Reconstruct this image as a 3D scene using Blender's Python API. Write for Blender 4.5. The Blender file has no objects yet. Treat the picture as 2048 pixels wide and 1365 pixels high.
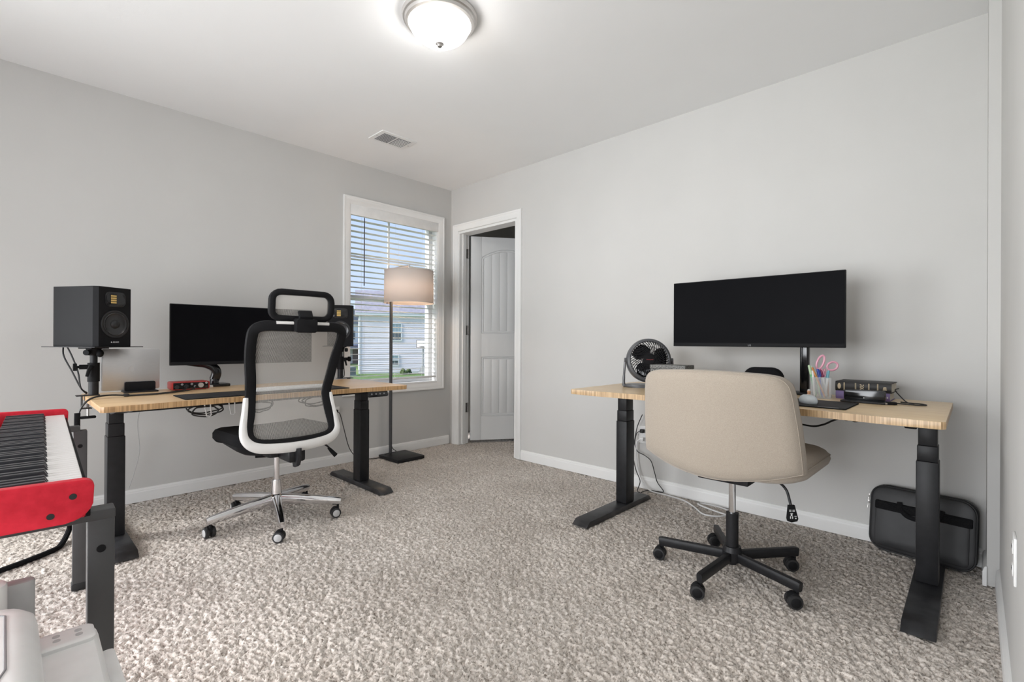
import bpy, bmesh, math, random
import numpy as np
from mathutils import Vector, Matrix, Euler
random.seed(7)
PI = math.pi
R = math.radians
scene = bpy.context.scene
COL = scene.collection

# ------------------------------------------------------------------ camera
YAW, PITCH, ROLL = R(43.6766), R(0.0584), R(0.28894)
CAM = Vector((3.66614, -2.98009, 0.98367))
Fv = Vector((-math.sin(YAW) * math.cos(PITCH), math.cos(YAW) * math.cos(PITCH), math.sin(PITCH)))
R0 = Vector((math.cos(YAW), math.sin(YAW), 0))
U0 = R0.cross(Fv)
Rv = R0 * math.cos(ROLL) + U0 * math.sin(ROLL)
Uv = -R0 * math.sin(ROLL) + U0 * math.cos(ROLL)
cam = bpy.data.cameras.new('camera')
cam.sensor_width = 36.0
cam.lens = 968.711 / 2048 * 36.0
cam.clip_start = 0.02
cam.clip_end = 600
cam_o = bpy.data.objects.new('camera', cam)
m = Matrix((Rv, Uv, -Fv)).transposed().to_4x4()
m.translation = CAM
cam_o.matrix_world = m
COL.objects.link(cam_o)
scene.camera = cam_o

# ------------------------------------------------------------------ world, sun, area light, exposure
world = bpy.data.worlds.new('sky')
scene.world = world
world.use_nodes = True
wn = world.node_tree
for n in list(wn.nodes):
    wn.nodes.remove(n)
wo = wn.nodes.new('ShaderNodeOutputWorld')
wb = wn.nodes.new('ShaderNodeBackground')
wc = wn.nodes.new('ShaderNodeTexCoord')
ws = wn.nodes.new('ShaderNodeSeparateXYZ')
wr = wn.nodes.new('ShaderNodeValToRGB')
wr.color_ramp.elements[0].position = 0.0
wr.color_ramp.elements[0].color = (0.62, 0.74, 0.92, 1)
wr.color_ramp.elements[1].position = 0.6
wr.color_ramp.elements[1].color = (0.33, 0.50, 0.86, 1)
wn.links.new(wc.outputs['Generated'], ws.inputs[0])
wn.links.new(ws.outputs['Z'], wr.inputs[0])
wn.links.new(wr.outputs[0], wb.inputs[0])
wn.links.new(wb.outputs[0], wo.inputs[0])
wb.inputs[1].default_value = 1.2

sun = bpy.data.lights.new('sun', 'SUN')
sun.energy = 6.5
sun.angle = R(30)
sun.color = (1.0, 0.97, 0.93)
sun_o = bpy.data.objects.new('sun', sun)
sun_o.rotation_euler = Vector((0.25, 0.80, -0.60)).to_track_quat('-Z', 'Y').to_euler()
COL.objects.link(sun_o)

# fill light added at a made-up window in the left wall, out of view
side_fill = bpy.data.lights.new('side_fill_light', 'AREA')
side_fill.shape = 'RECTANGLE'
side_fill.size, side_fill.size_y = 1.52, 1.5
side_fill.energy = 44
side_fill.spread = R(125)
side_fill.color = (0.97, 0.985, 1.0)
side_fill_o = bpy.data.objects.new('side_fill_light', side_fill)
side_fill_o.location = (-0.10, -4.27, 0.98)
side_fill_o.rotation_euler = Vector((0.80, 0.60, -0.16)).to_track_quat('-Z', 'Y').to_euler()
COL.objects.link(side_fill_o)

# second added fill light, at a made-up window behind the camera
rear_fill = bpy.data.lights.new('rear_fill_light', 'AREA')
rear_fill.shape = 'RECTANGLE'
rear_fill.size, rear_fill.size_y = 2.3, 1.86
rear_fill.energy = 50
rear_fill.color = (0.97, 0.985, 1.0)
rear_fill_o = bpy.data.objects.new('rear_fill_light', rear_fill)
rear_fill_o.location = (2.375, -5.28, 1.07)
rear_fill_o.rotation_euler = Vector((-0.10, 1.0, -0.03)).to_track_quat('-Z', 'Y').to_euler()
rear_fill.spread = R(102)
COL.objects.link(rear_fill_o)

vs = scene.view_settings
vs.view_transform = 'Standard'
vs.look = 'None'
vs.gamma = 1
vs.use_curve_mapping = False
vs.exposure = 0.0

# ------------------------------------------------------------------ materials
MATS = {}


def mat(name, col, rough=0.5, metal=0.0, col2=None, scale=40.0, bump=0.0, bscale=None, emit=None, estr=0.0,
        alpha=1.0, stretch=None, spec=0.5, contrast=0.35, sheen=0.0, coat=0.0, trans=0.0):
    m = bpy.data.materials.new(name)
    m.use_nodes = True
    nt = m.node_tree
    p = nt.nodes['Principled BSDF']
    p.inputs['Roughness'].default_value = rough
    p.inputs['Metallic'].default_value = metal
    p.inputs['Specular IOR Level'].default_value = spec
    p.inputs['Sheen Weight'].default_value = sheen
    p.inputs['Coat Weight'].default_value = coat
    p.inputs['Transmission Weight'].default_value = trans
    tc = nt.nodes.new('ShaderNodeTexCoord')
    mp = nt.nodes.new('ShaderNodeMapping')
    if stretch:
        mp.inputs['Scale'].default_value = stretch
    nt.links.new(tc.outputs['Object'], mp.inputs[0])
    nz = nt.nodes.new('ShaderNodeTexNoise')
    nz.inputs['Scale'].default_value = scale
    nz.inputs['Detail'].default_value = 3
    nt.links.new(mp.outputs[0], nz.inputs[0])
    c2 = col2 or tuple(c * 0.93 for c in col)
    rp = nt.nodes.new('ShaderNodeValToRGB')
    rp.color_ramp.elements[0].position = 0.5 - contrast / 2
    rp.color_ramp.elements[1].position = 0.5 + contrast / 2
    rp.color_ramp.elements[0].color = (*c2, 1)
    rp.color_ramp.elements[1].color = (*col, 1)
    nt.links.new(nz.outputs[0], rp.inputs[0])
    nt.links.new(rp.outputs[0], p.inputs['Base Color'])
    if bump > 0:
        n2 = nt.nodes.new('ShaderNodeTexNoise')
        n2.inputs['Scale'].default_value = bscale or scale
        n2.inputs['Detail'].default_value = 2
        nt.links.new(mp.outputs[0], n2.inputs[0])
        b = nt.nodes.new('ShaderNodeBump')
        b.inputs['Strength'].default_value = bump
        b.inputs['Distance'].default_value = 0.004
        nt.links.new(n2.outputs[0], b.inputs['Height'])
        nt.links.new(b.outputs[0], p.inputs['Normal'])
    if emit:
        p.inputs['Emission Color'].default_value = (*emit, 1)
        p.inputs['Emission Strength'].default_value = estr
    if alpha < 1:
        p.inputs['Alpha'].default_value = alpha
    MATS[name] = m
    return m


mat('wall_paint', (0.585, 0.578, 0.562), 0.85, col2=(0.57, 0.563, 0.547), scale=3, bump=0.06, bscale=180)
mat('ceiling_paint', (0.86, 0.865, 0.865), 0.9, col2=(0.85, 0.855, 0.855), scale=4, bump=0.05, bscale=150)
mat('white_trim', (0.82, 0.82, 0.81), 0.42, col2=(0.80, 0.80, 0.79), scale=6)
mat('door_white', (0.76, 0.77, 0.77), 0.5, col2=(0.73, 0.74, 0.74), scale=5, bump=0.04, bscale=60, stretch=(1, 1, 0.12))
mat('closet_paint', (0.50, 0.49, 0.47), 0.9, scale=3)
mat('black_metal', (0.016, 0.016, 0.018), 0.42, col2=(0.011, 0.011, 0.012), scale=30, bump=0.03, bscale=300, spec=0.28)
mat('scuffed_black', (0.030, 0.031, 0.034), 0.38, col2=(0.012, 0.012, 0.014), scale=14, contrast=0.25)
mat('dark_grey_metal', (0.058, 0.058, 0.060), 0.45, scale=25, bump=0.02, bscale=300)
mat('black_plastic', (0.012, 0.012, 0.013), 0.55, scale=50, bump=0.03, bscale=400, spec=0.09)
mat('gloss_black', (0.008, 0.008, 0.009), 0.12, scale=20)
mat('screen_black', (0.004, 0.004, 0.005), 0.38, col2=(0.005, 0.005, 0.006), scale=3, spec=0.025)
mat('black_fabric', (0.013, 0.013, 0.014), 0.92, col2=(0.008, 0.008, 0.009), scale=220, bump=0.25, bscale=600, spec=0.1)
mat('bag_nylon', (0.020, 0.020, 0.022), 0.5, col2=(0.014, 0.014, 0.015), scale=9, bump=0.5, bscale=14, contrast=0.4)
mat('black_rubber', (0.012, 0.012, 0.013), 0.6, scale=50)
mat('cable_black', (0.014, 0.014, 0.015), 0.5, scale=30)
mat('cable_white', (0.72, 0.72, 0.72), 0.45, scale=30)
mat('cable_grey', (0.42, 0.42, 0.42), 0.5, scale=30)
mat('chrome', (0.78, 0.78, 0.80), 0.10, 1.0, scale=10)
mat('brushed_silver', (0.60, 0.60, 0.61), 0.34, 0.85, col2=(0.56, 0.56, 0.57), scale=60, stretch=(1, 1, 20))
mat('nickel', (0.60, 0.58, 0.56), 0.35, 0.8, scale=20)
mat('hinge_steel', (0.30, 0.29, 0.28), 0.4, 0.8, scale=40)
mat('white_plastic', (0.80, 0.80, 0.79), 0.35, scale=20)
mat('shell_white', (0.72, 0.71, 0.69), 0.4, col2=(0.69, 0.68, 0.66), scale=20)
mat('light_grey_plastic', (0.46, 0.46, 0.46), 0.5, scale=40)
mat('mid_grey_plastic', (0.20, 0.20, 0.205), 0.4, scale=40)
mat('fan_grey', (0.075, 0.077, 0.082), 0.34, scale=40)
mat('cream_fabric', (0.41, 0.355, 0.29), 0.95, col2=(0.345, 0.29, 0.235), scale=420, bump=0.22, bscale=700, sheen=0.25)
mat('red_lacquer', (0.70, 0.022, 0.045), 0.36, spec=0.25, col2=(0.60, 0.014, 0.032), scale=70, bump=0.03, bscale=200)
mat('red_metal', (0.42, 0.035, 0.030), 0.35, 0.2, scale=30)
mat('ivory_key', (0.80, 0.77, 0.75), 0.30, scale=20)
mat('ebony_key', (0.020, 0.021, 0.026), 0.28, scale=20)
mat('panel_grey', (0.25, 0.26, 0.28), 0.4, scale=20)
mat('gold', (0.72, 0.50, 0.18), 0.30, 0.75, scale=20)
mat('gold_print', (0.62, 0.50, 0.32), 0.5, scale=20)
mat('white_print', (0.75, 0.75, 0.75), 0.5, scale=20)
mat('grey_print', (0.32, 0.32, 0.33), 0.5, scale=20)
mat('red_print', (0.40, 0.06, 0.06), 0.5, scale=20)
mat('cone_black', (0.025, 0.025, 0.027), 0.25, scale=20)
mat('book_black', (0.014, 0.013, 0.013), 0.55, scale=60, bump=0.1, bscale=300)
mat('book_purple', (0.22, 0.16, 0.36), 0.55, col2=(0.19, 0.14, 0.31), scale=30)
mat('page_cream', (0.60, 0.57, 0.50), 0.8, col2=(0.50, 0.47, 0.41), scale=200, stretch=(0.05, 0.05, 6))
mat('pink_plastic', (0.74, 0.36, 0.46), 0.35, scale=20)
mat('green_plastic', (0.12, 0.52, 0.20), 0.35, scale=20)
mat('pale_green_plastic', (0.50, 0.66, 0.42), 0.35, scale=20)
mat('orange_wood', (0.62, 0.24, 0.06), 0.45, scale=30)
mat('blue_plastic', (0.04, 0.08, 0.42), 0.35, scale=20)
mat('maroon_plastic', (0.28, 0.03, 0.10), 0.35, scale=20)
mat('teal_plastic', (0.16, 0.40, 0.48), 0.35, scale=20)
mat('skin_figure', (0.70, 0.40, 0.24), 0.5, scale=20)
mat('mouse_white', (0.70, 0.76, 0.80), 0.28, scale=20)
mat('speckled_grey', (0.20, 0.20, 0.19), 0.6, col2=(0.07, 0.07, 0.065), scale=160, contrast=0.12)
mat('metal_blade', (0.62, 0.62, 0.64), 0.25, 0.9, scale=20)
mat('blind_white', (0.80, 0.80, 0.79), 0.5, scale=15)
mat('vinyl_white', (0.80, 0.80, 0.80), 0.4, scale=15)
mat('dark_wand', (0.05, 0.045, 0.07), 0.4, scale=15)
mat('siding', (0.93, 0.86, 0.90), 0.8, col2=(0.90, 0.83, 0.88), scale=1.2)
mat('siding_white', (0.86, 0.86, 0.87), 0.8, scale=1.2)
mat('shingle', (0.36, 0.34, 0.38), 0.9, col2=(0.28, 0.27, 0.31), scale=3)
mat('house_glass', (0.12, 0.15, 0.17), 0.15, scale=1)
mat('house_glass_pale', (0.34, 0.44, 0.50), 0.15, scale=1)
mat('garage_brown', (0.20, 0.15, 0.14), 0.7, scale=2)
mat('concrete', (0.52, 0.51, 0.49), 0.9, col2=(0.46, 0.45, 0.44), scale=1.5)
mat('lawn', (0.13, 0.21, 0.05), 0.95, col2=(0.09, 0.16, 0.035), scale=1.8)
mat('bush', (0.10, 0.14, 0.05), 0.95, col2=(0.05, 0.08, 0.03), scale=6)
mat('ac_grey', (0.30, 0.31, 0.31), 0.6, scale=4)
mat('clear_plastic', (0.85, 0.87, 0.88), 0.05, scale=10, alpha=0.22)
mat('blue_led', (0.2, 0.2, 0.9), 0.5, emit=(0.25, 0.25, 1.0), estr=2.0)
mat('button_grey', (0.50, 0.50, 0.50), 0.5, scale=20)


def nodes_mat(name):
    m = bpy.data.materials.new(name)
    m.use_nodes = True
    nt = m.node_tree
    for n in list(nt.nodes):
        nt.nodes.remove(n)
    MATS[name] = m
    return m, nt, nt.nodes.new('ShaderNodeOutputMaterial')


# carpet: twisted tufts, beige; the grey brown flecks paint in shade between tufts
def carpet():
    m, nt, out = nodes_mat('carpet')
    p = nt.nodes.new('ShaderNodeBsdfPrincipled')
    p.inputs['Roughness'].default_value = 1.0
    p.inputs['Specular IOR Level'].default_value = 0.1
    p.inputs['Sheen Weight'].default_value = 0.2
    tc = nt.nodes.new('ShaderNodeTexCoord')
    d = nt.nodes.new('ShaderNodeTexNoise')
    d.inputs['Scale'].default_value = 35
    nt.links.new(tc.outputs['Object'], d.inputs[0])
    mixv = nt.nodes.new('ShaderNodeVectorMath')
    mixv.operation = 'MULTIPLY_ADD'
    nt.links.new(d.outputs['Color'], mixv.inputs[0])
    mixv.inputs[1].default_value = (0.02, 0.02, 0.02)
    nt.links.new(tc.outputs['Object'], mixv.inputs[2])
    n1 = nt.nodes.new('ShaderNodeTexNoise')
    n1.inputs['Scale'].default_value = 120
    n1.inputs['Detail'].default_value = 4
    n1.inputs['Roughness'].default_value = 0.72
    nt.links.new(mixv.outputs[0], n1.inputs[0])
    n3 = nt.nodes.new('ShaderNodeTexNoise')
    n3.inputs['Scale'].default_value = 2.2
    n3.inputs['Detail'].default_value = 3
    nt.links.new(tc.outputs['Object'], n3.inputs[0])
    rp = nt.nodes.new('ShaderNodeValToRGB')
    e = rp.color_ramp.elements
    e[0].position = 0.34
    e[0].color = (0.20, 0.165, 0.135, 1)
    e[1].position = 0.47
    e[1].color = (0.65, 0.59, 0.535, 1)
    e2 = e.new(0.64)
    e2.color = (0.80, 0.745, 0.69, 1)
    nt.links.new(n1.outputs[0], rp.inputs[0])
    r3 = nt.nodes.new('ShaderNodeValToRGB')
    r3.color_ramp.elements[0].position = 0.35
    r3.color_ramp.elements[0].color = (0.86, 0.85, 0.84, 1)
    r3.color_ramp.elements[1].position = 0.65
    r3.color_ramp.elements[1].color = (1, 1, 1, 1)
    nt.links.new(n3.outputs[0], r3.inputs[0])
    mx = nt.nodes.new('ShaderNodeMix')
    mx.data_type = 'RGBA'
    mx.blend_type = 'MULTIPLY'
    mx.inputs['Factor'].default_value = 1.0
    nt.links.new(rp.outputs[0], mx.inputs['A'])
    nt.links.new(r3.outputs[0], mx.inputs['B'])
    nt.links.new(mx.outputs['Result'], p.inputs['Base Color'])
    b = nt.nodes.new('ShaderNodeBump')
    b.inputs['Strength'].default_value = 0.5
    b.inputs['Distance'].default_value = 0.006
    nt.links.new(n1.outputs[0], b.inputs['Height'])
    nt.links.new(b.outputs[0], p.inputs['Normal'])
    nt.links.new(p.outputs[0], out.inputs[0])


carpet()


def bamboo(name, dark, light):
    m, nt, out = nodes_mat(name)
    p = nt.nodes.new('ShaderNodeBsdfPrincipled')
    p.inputs['Roughness'].default_value = 0.33
    tc = nt.nodes.new('ShaderNodeTexCoord')
    mp = nt.nodes.new('ShaderNodeMapping')
    mp.inputs['Scale'].default_value = (1.2, 30, 18)
    nt.links.new(tc.outputs['Object'], mp.inputs[0])
    n = nt.nodes.new('ShaderNodeTexNoise')
    n.inputs['Scale'].default_value = 3
    n.inputs['Detail'].default_value = 4
    nt.links.new(mp.outputs[0], n.inputs[0])
    # laminated end strips on the edge
    mp2 = nt.nodes.new('ShaderNodeMapping')
    mp2.inputs['Scale'].default_value = (190, 190, 3)
    nt.links.new(tc.outputs['Object'], mp2.inputs[0])
    n2 = nt.nodes.new('ShaderNodeTexNoise')
    n2.inputs['Scale'].default_value = 1.0
    n2.inputs['Detail'].default_value = 1
    nt.links.new(mp2.outputs[0], n2.inputs[0])
    r1 = nt.nodes.new('ShaderNodeValToRGB')
    r1.color_ramp.elements[0].position = 0.3
    r1.color_ramp.elements[0].color = (*dark, 1)
    r1.color_ramp.elements[1].position = 0.7
    r1.color_ramp.elements[1].color = (*light, 1)
    nt.links.new(n.outputs[0], r1.inputs[0])
    r2 = nt.nodes.new('ShaderNodeValToRGB')
    r2.color_ramp.elements[0].position = 0.42
    r2.color_ramp.elements[0].color = (dark[0] * 0.55, dark[1] * 0.50, dark[2] * 0.44, 1)
    r2.color_ramp.elements[1].position = 0.6
    r2.color_ramp.elements[1].color = (dark[0] * 0.85, dark[1] * 0.82, dark[2] * 0.8, 1)
    nt.links.new(n2.outputs[0], r2.inputs[0])
    sep = nt.nodes.new('ShaderNodeSeparateXYZ')
    nt.links.new(tc.outputs['Normal'], sep.inputs[0])
    ab = nt.nodes.new('ShaderNodeMath')
    ab.operation = 'ABSOLUTE'
    nt.links.new(sep.outputs['Z'], ab.inputs[0])
    mx = nt.nodes.new('ShaderNodeMix')
    mx.data_type = 'RGBA'
    nt.links.new(ab.outputs[0], mx.inputs['Factor'])
    nt.links.new(r2.outputs[0], mx.inputs['A'])
    nt.links.new(r1.outputs[0], mx.inputs['B'])
    nt.links.new(mx.outputs['Result'], p.inputs['Base Color'])
    nt.links.new(p.outputs[0], out.inputs[0])


bamboo('bamboo', (0.66, 0.43, 0.22), (0.78, 0.56, 0.33))
bamboo('bamboo_pale', (0.66, 0.47, 0.27), (0.77, 0.60, 0.38))


def glass(name, tint=(1, 1, 1), refl=0.06):
    m, nt, out = nodes_mat(name)
    t = nt.nodes.new('ShaderNodeBsdfTransparent')
    t.inputs[0].default_value = (*tint, 1)
    g = nt.nodes.new('ShaderNodeBsdfGlossy')
    g.inputs['Roughness'].default_value = 0.02
    nz = nt.nodes.new('ShaderNodeTexNoise')
    nz.inputs['Scale'].default_value = 2
    fr = nt.nodes.new('ShaderNodeMath')
    fr.operation = 'MULTIPLY'
    fr.inputs[1].default_value = refl
    nt.links.new(nz.outputs[0], fr.inputs[0])
    mx = nt.nodes.new('ShaderNodeMixShader')
    nt.links.new(fr.outputs[0], mx.inputs[0])
    nt.links.new(t.outputs[0], mx.inputs[1])
    nt.links.new(g.outputs[0], mx.inputs[2])
    nt.links.new(mx.outputs[0], out.inputs[0])


glass('window_glass')


def mesh_fabric(name, col, pitch, hole):
    """woven see-through net: threads on a fine grid, open holes between"""
    m, nt, out = nodes_mat(name)
    tc = nt.nodes.new('ShaderNodeTexCoord')
    sep = nt.nodes.new('ShaderNodeSeparateXYZ')
    nt.links.new(tc.outputs['Object'], sep.inputs[0])
    outs = []
    for ax, pt in (('X', pitch), ('Z', pitch * 0.62)):
        mu = nt.nodes.new('ShaderNodeMath')
        mu.operation = 'MULTIPLY'
        mu.inputs[1].default_value = 1.0 / pt
        nt.links.new(sep.outputs[ax], mu.inputs[0])
        fr = nt.nodes.new('ShaderNodeMath')
        fr.operation = 'FRACT'
        nt.links.new(mu.outputs[0], fr.inputs[0])
        gt = nt.nodes.new('ShaderNodeMath')
        gt.operation = 'LESS_THAN'
        gt.inputs[1].default_value = hole
        nt.links.new(fr.outputs[0], gt.inputs[0])
        outs.append(gt)
    an = nt.nodes.new('ShaderNodeMath')
    an.operation = 'MULTIPLY'
    nt.links.new(outs[0].outputs[0], an.inputs[0])
    nt.links.new(outs[1].outputs[0], an.inputs[1])
    df = nt.nodes.new('ShaderNodeBsdfDiffuse')
    df.inputs[0].default_value = (*col, 1)
    tp = nt.nodes.new('ShaderNodeBsdfTransparent')
    mx = nt.nodes.new('ShaderNodeMixShader')
    nt.links.new(an.outputs[0], mx.inputs[0])
    nt.links.new(df.outputs[0], mx.inputs[1])
    nt.links.new(tp.outputs[0], mx.inputs[2])
    nt.links.new(mx.outputs[0], out.inputs[0])


mesh_fabric('back_mesh', (0.60, 0.575, 0.54), 0.0042, 0.79)


def shade_mat():
    m, nt, out = nodes_mat('lamp_shade_linen')
    nz = nt.nodes.new('ShaderNodeTexNoise')
    nz.inputs['Scale'].default_value = 300
    rp = nt.nodes.new('ShaderNodeValToRGB')
    rp.color_ramp.elements[0].color = (0.72, 0.66, 0.62, 1)
    rp.color_ramp.elements[1].color = (0.80, 0.74, 0.70, 1)
    nt.links.new(nz.outputs[0], rp.inputs[0])
    df = nt.nodes.new('ShaderNodeBsdfDiffuse')
    tl = nt.nodes.new('ShaderNodeBsdfTranslucent')
    nt.links.new(rp.outputs[0], df.inputs[0])
    nt.links.new(rp.outputs[0], tl.inputs[0])
    mx = nt.nodes.new('ShaderNodeMixShader')
    mx.inputs[0].default_value = 0.35
    nt.links.new(df.outputs[0], mx.inputs[1])
    nt.links.new(tl.outputs[0], mx.inputs[2])
    nt.links.new(mx.outputs[0], out.inputs[0])


shade_mat()


def dome_mat():
    m, nt, out = nodes_mat('dome_glass_lit')
    tc = nt.nodes.new('ShaderNodeTexCoord')
    nz = nt.nodes.new('ShaderNodeTexNoise')
    nz.inputs['Scale'].default_value = 9
    nt.links.new(tc.outputs['Object'], nz.inputs[0])
    rp = nt.nodes.new('ShaderNodeValToRGB')
    rp.color_ramp.elements[0].position = 0.35
    rp.color_ramp.elements[0].color = (0.90, 0.86, 0.82, 1)
    rp.color_ramp.elements[1].position = 0.6
    rp.color_ramp.elements[1].color = (1.0, 0.985, 0.96, 1)
    nt.links.new(nz.outputs[0], rp.inputs[0])
    em = nt.nodes.new('ShaderNodeEmission')
    em.inputs[1].default_value = 25.0
    nt.links.new(rp.outputs[0], em.inputs[0])
    nt.links.new(em.outputs[0], out.inputs[0])


dome_mat()


# ------------------------------------------------------------------ geometry helpers
def bm_new():
    return bmesh.new()


def T(loc=(0, 0, 0), rot=(0, 0, 0)):
    return Matrix.Translation(loc) @ Euler(rot).to_matrix().to_4x4()


def box(bm, c, s, rot=(0, 0, 0), bev=0.0, seg=2, M=None):
    mm = T(c, rot) @ Matrix.Diagonal((s[0], s[1], s[2], 1))
    if M is not None:
        mm = M @ mm
    g = bmesh.ops.create_cube(bm, size=1.0, matrix=mm)
    if bev > 0:
        ed = {e for v in g['verts'] for e in v.link_edges}
        bmesh.ops.bevel(bm, geom=list(ed), offset=min(bev, min(s) * 0.49), segments=seg, affect='EDGES', profile=0.5)


def bx(bm, x0, x1, y0, y1, z0, z1, bev=0.0, seg=2):
    box(bm, ((x0 + x1) / 2, (y0 + y1) / 2, (z0 + z1) / 2), (abs(x1 - x0), abs(y1 - y0), abs(z1 - z0)), bev=bev, seg=seg)


def cyl(bm, p0, p1, r0, r1=None, seg=16):
    p0, p1 = Vector(p0), Vector(p1)
    d = p1 - p0
    q = d.to_track_quat('Z', 'Y').to_matrix().to_4x4()
    mm = Matrix.Translation((p0 + p1) / 2) @ q
    bmesh.ops.create_cone(bm, cap_ends=True, segments=seg, radius1=r0, radius2=r0 if r1 is None else r1,
                          depth=d.length, matrix=mm)


def ball(bm, c, r, seg=16, rings=10, rot=(0, 0, 0)):
    rr = r if hasattr(r, '__len__') else (r, r, r)
    bmesh.ops.create_uvsphere(bm, u_segments=seg, v_segments=rings, radius=1.0,
                              matrix=T(c, rot) @ Matrix.Diagonal((*rr, 1)))


def spl(pts, n=6, closed=False):
    """Catmull-Rom through the points"""
    P = [Vector(p) for p in pts]
    L = len(P)
    out = []
    rng = range(L) if closed else range(L - 1)
    for i in rng:
        if closed:
            a, b, c, d = P[(i - 1) % L], P[i], P[(i + 1) % L], P[(i + 2) % L]
        else:
            a, b, c, d = P[max(i - 1, 0)], P[i], P[i + 1], P[min(i + 2, L - 1)]
        for k in range(n):
            t = k / n
            out.append(0.5 * ((2 * b) + (c - a) * t + (2 * a - 5 * b + 4 * c - d) * t * t + (3 * b - a - 3 * c + d) * t ** 3))
    if not closed:
        out.append(P[-1])
    return out


def ring(rx, ry, seg=8, power=2.0):
    o = []
    for k in range(seg):
        a = 2 * PI * k / seg
        c, s = math.cos(a), math.sin(a)
        o.append((rx * math.copysign(abs(c) ** (2 / power), c), ry * math.copysign(abs(s) ** (2 / power), s)))
    return o


def sweep(bm, pts, prof, closed=False, up=(0, 0, 1), scales=None, fixed_up=True):
    """sweep a 2D profile (side, up) along the points; fixed_up keeps 'up' as reference"""
    P = [Vector(p) for p in pts]
    n = len(P)
    rows = []
    prevn = None
    for i in range(n):
        if closed:
            t = P[(i + 1) % n] - P[(i - 1) % n]
        else:
            t = P[min(i + 1, n - 1)] - P[max(i - 1, 0)]
        t = t.normalized() if t.length > 1e-9 else Vector((0, 0, 1))
        if fixed_up or prevn is None:
            u = Vector(up)
            if abs(u.dot(t)) > 0.97:
                u = Vector((1, 0, 0)) if abs(t.x) < 0.9 else Vector((0, 1, 0))
        else:
            u = prevn
        u = (u - t * u.dot(t)).normalized()
        prevn = u
        s = t.cross(u)
        k = 1.0 if scales is None else scales[i]
        ka, kb = (k, k) if not hasattr(k, '__len__') else k
        rows.append([bm.verts.new(P[i] + s * (a * ka) + u * (b * kb)) for a, b in prof])
    m_ = len(prof)
    for i in range(n if closed else n - 1):
        r0, r1 = rows[i], rows[(i + 1) % n]
        for j in range(m_):
            bm.faces.new((r0[j], r0[(j + 1) % m_], r1[(j + 1) % m_], r1[j]))
    if not closed:
        bm.faces.new(list(reversed(rows[0])))
        bm.faces.new(rows[-1])


def tube(bm, pts, r, seg=8, closed=False, n=6, smooth=True):
    p = spl(pts, n, closed) if smooth else pts
    sweep(bm, p, ring(r, r, seg), closed, fixed_up=False)


def lathe(bm, prof, seg=32, M=None, cap=True):
    M = M or Matrix()
    rows = []
    for r, z in prof:
        if r < 1e-6:
            rows.append([bm.verts.new(M @ Vector((0, 0, z)))])
        else:
            rows.append([bm.verts.new(M @ Vector((r * math.cos(2 * PI * k / seg), r * math.sin(2 * PI * k / seg), z)))
                         for k in range(seg)])
    for a, b in zip(rows[:-1], rows[1:]):
        for k in range(seg):
            k2 = (k + 1) % seg
            if len(a) == 1 and len(b) > 1:
                bm.faces.new((a[0], b[k2], b[k]))
            elif len(b) == 1 and len(a) > 1:
                bm.faces.new((a[k], a[k2], b[0]))
            elif len(a) > 1:
                bm.faces.new((a[k], a[k2], b[k2], b[k]))


def prism(bm, outline, t0, t1, M=None, bev=0.0):
    M = M or Matrix()
    a = [bm.verts.new(M @ Vector((x, y, t0))) for x, y in outline]
    b = [bm.verts.new(M @ Vector((x, y, t1))) for x, y in outline]
    n = len(outline)
    fs = [bm.faces.new(list(reversed(a))), bm.faces.new(b)]
    for i in range(n):
        fs.append(bm.faces.new((a[i], a[(i + 1) % n], b[(i + 1) % n], b[i])))
    if bev > 0:
        ed = [e for f in fs[:2] for e in f.edges]
        bmesh.ops.bevel(bm, geom=list(set(ed)), offset=bev, segments=2, affect='EDGES', profile=0.5)


def rrect(w, h, r, n=5, cx=0, cy=0):
    o = []
    for sx, sy, a0 in ((1, 1, 0), (-1, 1, 90), (-1, -1, 180), (1, -1, 270)):
        for k in range(n + 1):
            a = R(a0 + 90 * k / n)
            o.append((cx + sx * (w / 2 - r) + r * math.cos(a), cy + sy * (h / 2 - r) + r * math.sin(a)))
    return o


def pillow(bm, outline, layers, fn, cap0=True, cap1=True):
    """loft an outline through layers (inset, t) and map (a, b, t) to 3D; both ends closed by a fan"""
    n = len(outline)
    cx = sum(p[0] for p in outline) / n
    cy = sum(p[1] for p in outline) / n
    hw = max(abs(p[0] - cx) for p in outline)
    hh = max(abs(p[1] - cy) for p in outline)
    rows = []
    for ins, t in layers:
        sx, sy = max(1 - ins / hw, 0.02), max(1 - ins / hh, 0.02)
        rows.append([bm.verts.new(fn(cx + (x - cx) * sx, cy + (y - cy) * sy, t)) for x, y in outline])
    for a, b in zip(rows[:-1], rows[1:]):
        for i in range(n):
            bm.faces.new((a[i], a[(i + 1) % n], b[(i + 1) % n], b[i]))
    for row, t, rev in ((rows[0], layers[0][1], True), (rows[-1], layers[-1][1], False)):
        inner = row
        for kk in (0.66, 0.33):
            new = []
            for i in range(n):
                x, y = outline[i]
                ins = layers[0][0] if rev else layers[-1][0]
                sx, sy = (1 - ins / hw) * kk, (1 - ins / hh) * kk
                new.append(bm.verts.new(fn(cx + (x - cx) * sx, cy + (y - cy) * sy, t)))
            for i in range(n):
                q = (inner[i], inner[(i + 1) % n], new[(i + 1) % n], new[i])
                bm.faces.new(tuple(reversed(q)) if rev else q)
            inner = new
        c = bm.verts.new(fn(cx, cy, t))
        for i in range(n):
            q = (inner[i], inner[(i + 1) % n], c)
            bm.faces.new(tuple(reversed(q)) if rev else q)


def grid(bm, fn, nu, nv):
    g = [[bm.verts.new(fn(i / nu, j / nv)) for i in range(nu + 1)] for j in range(nv + 1)]
    for j in range(nv):
        for i in range(nu):
            bm.faces.new((g[j][i], g[j][i + 1], g[j + 1][i + 1], g[j + 1][i]))


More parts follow.
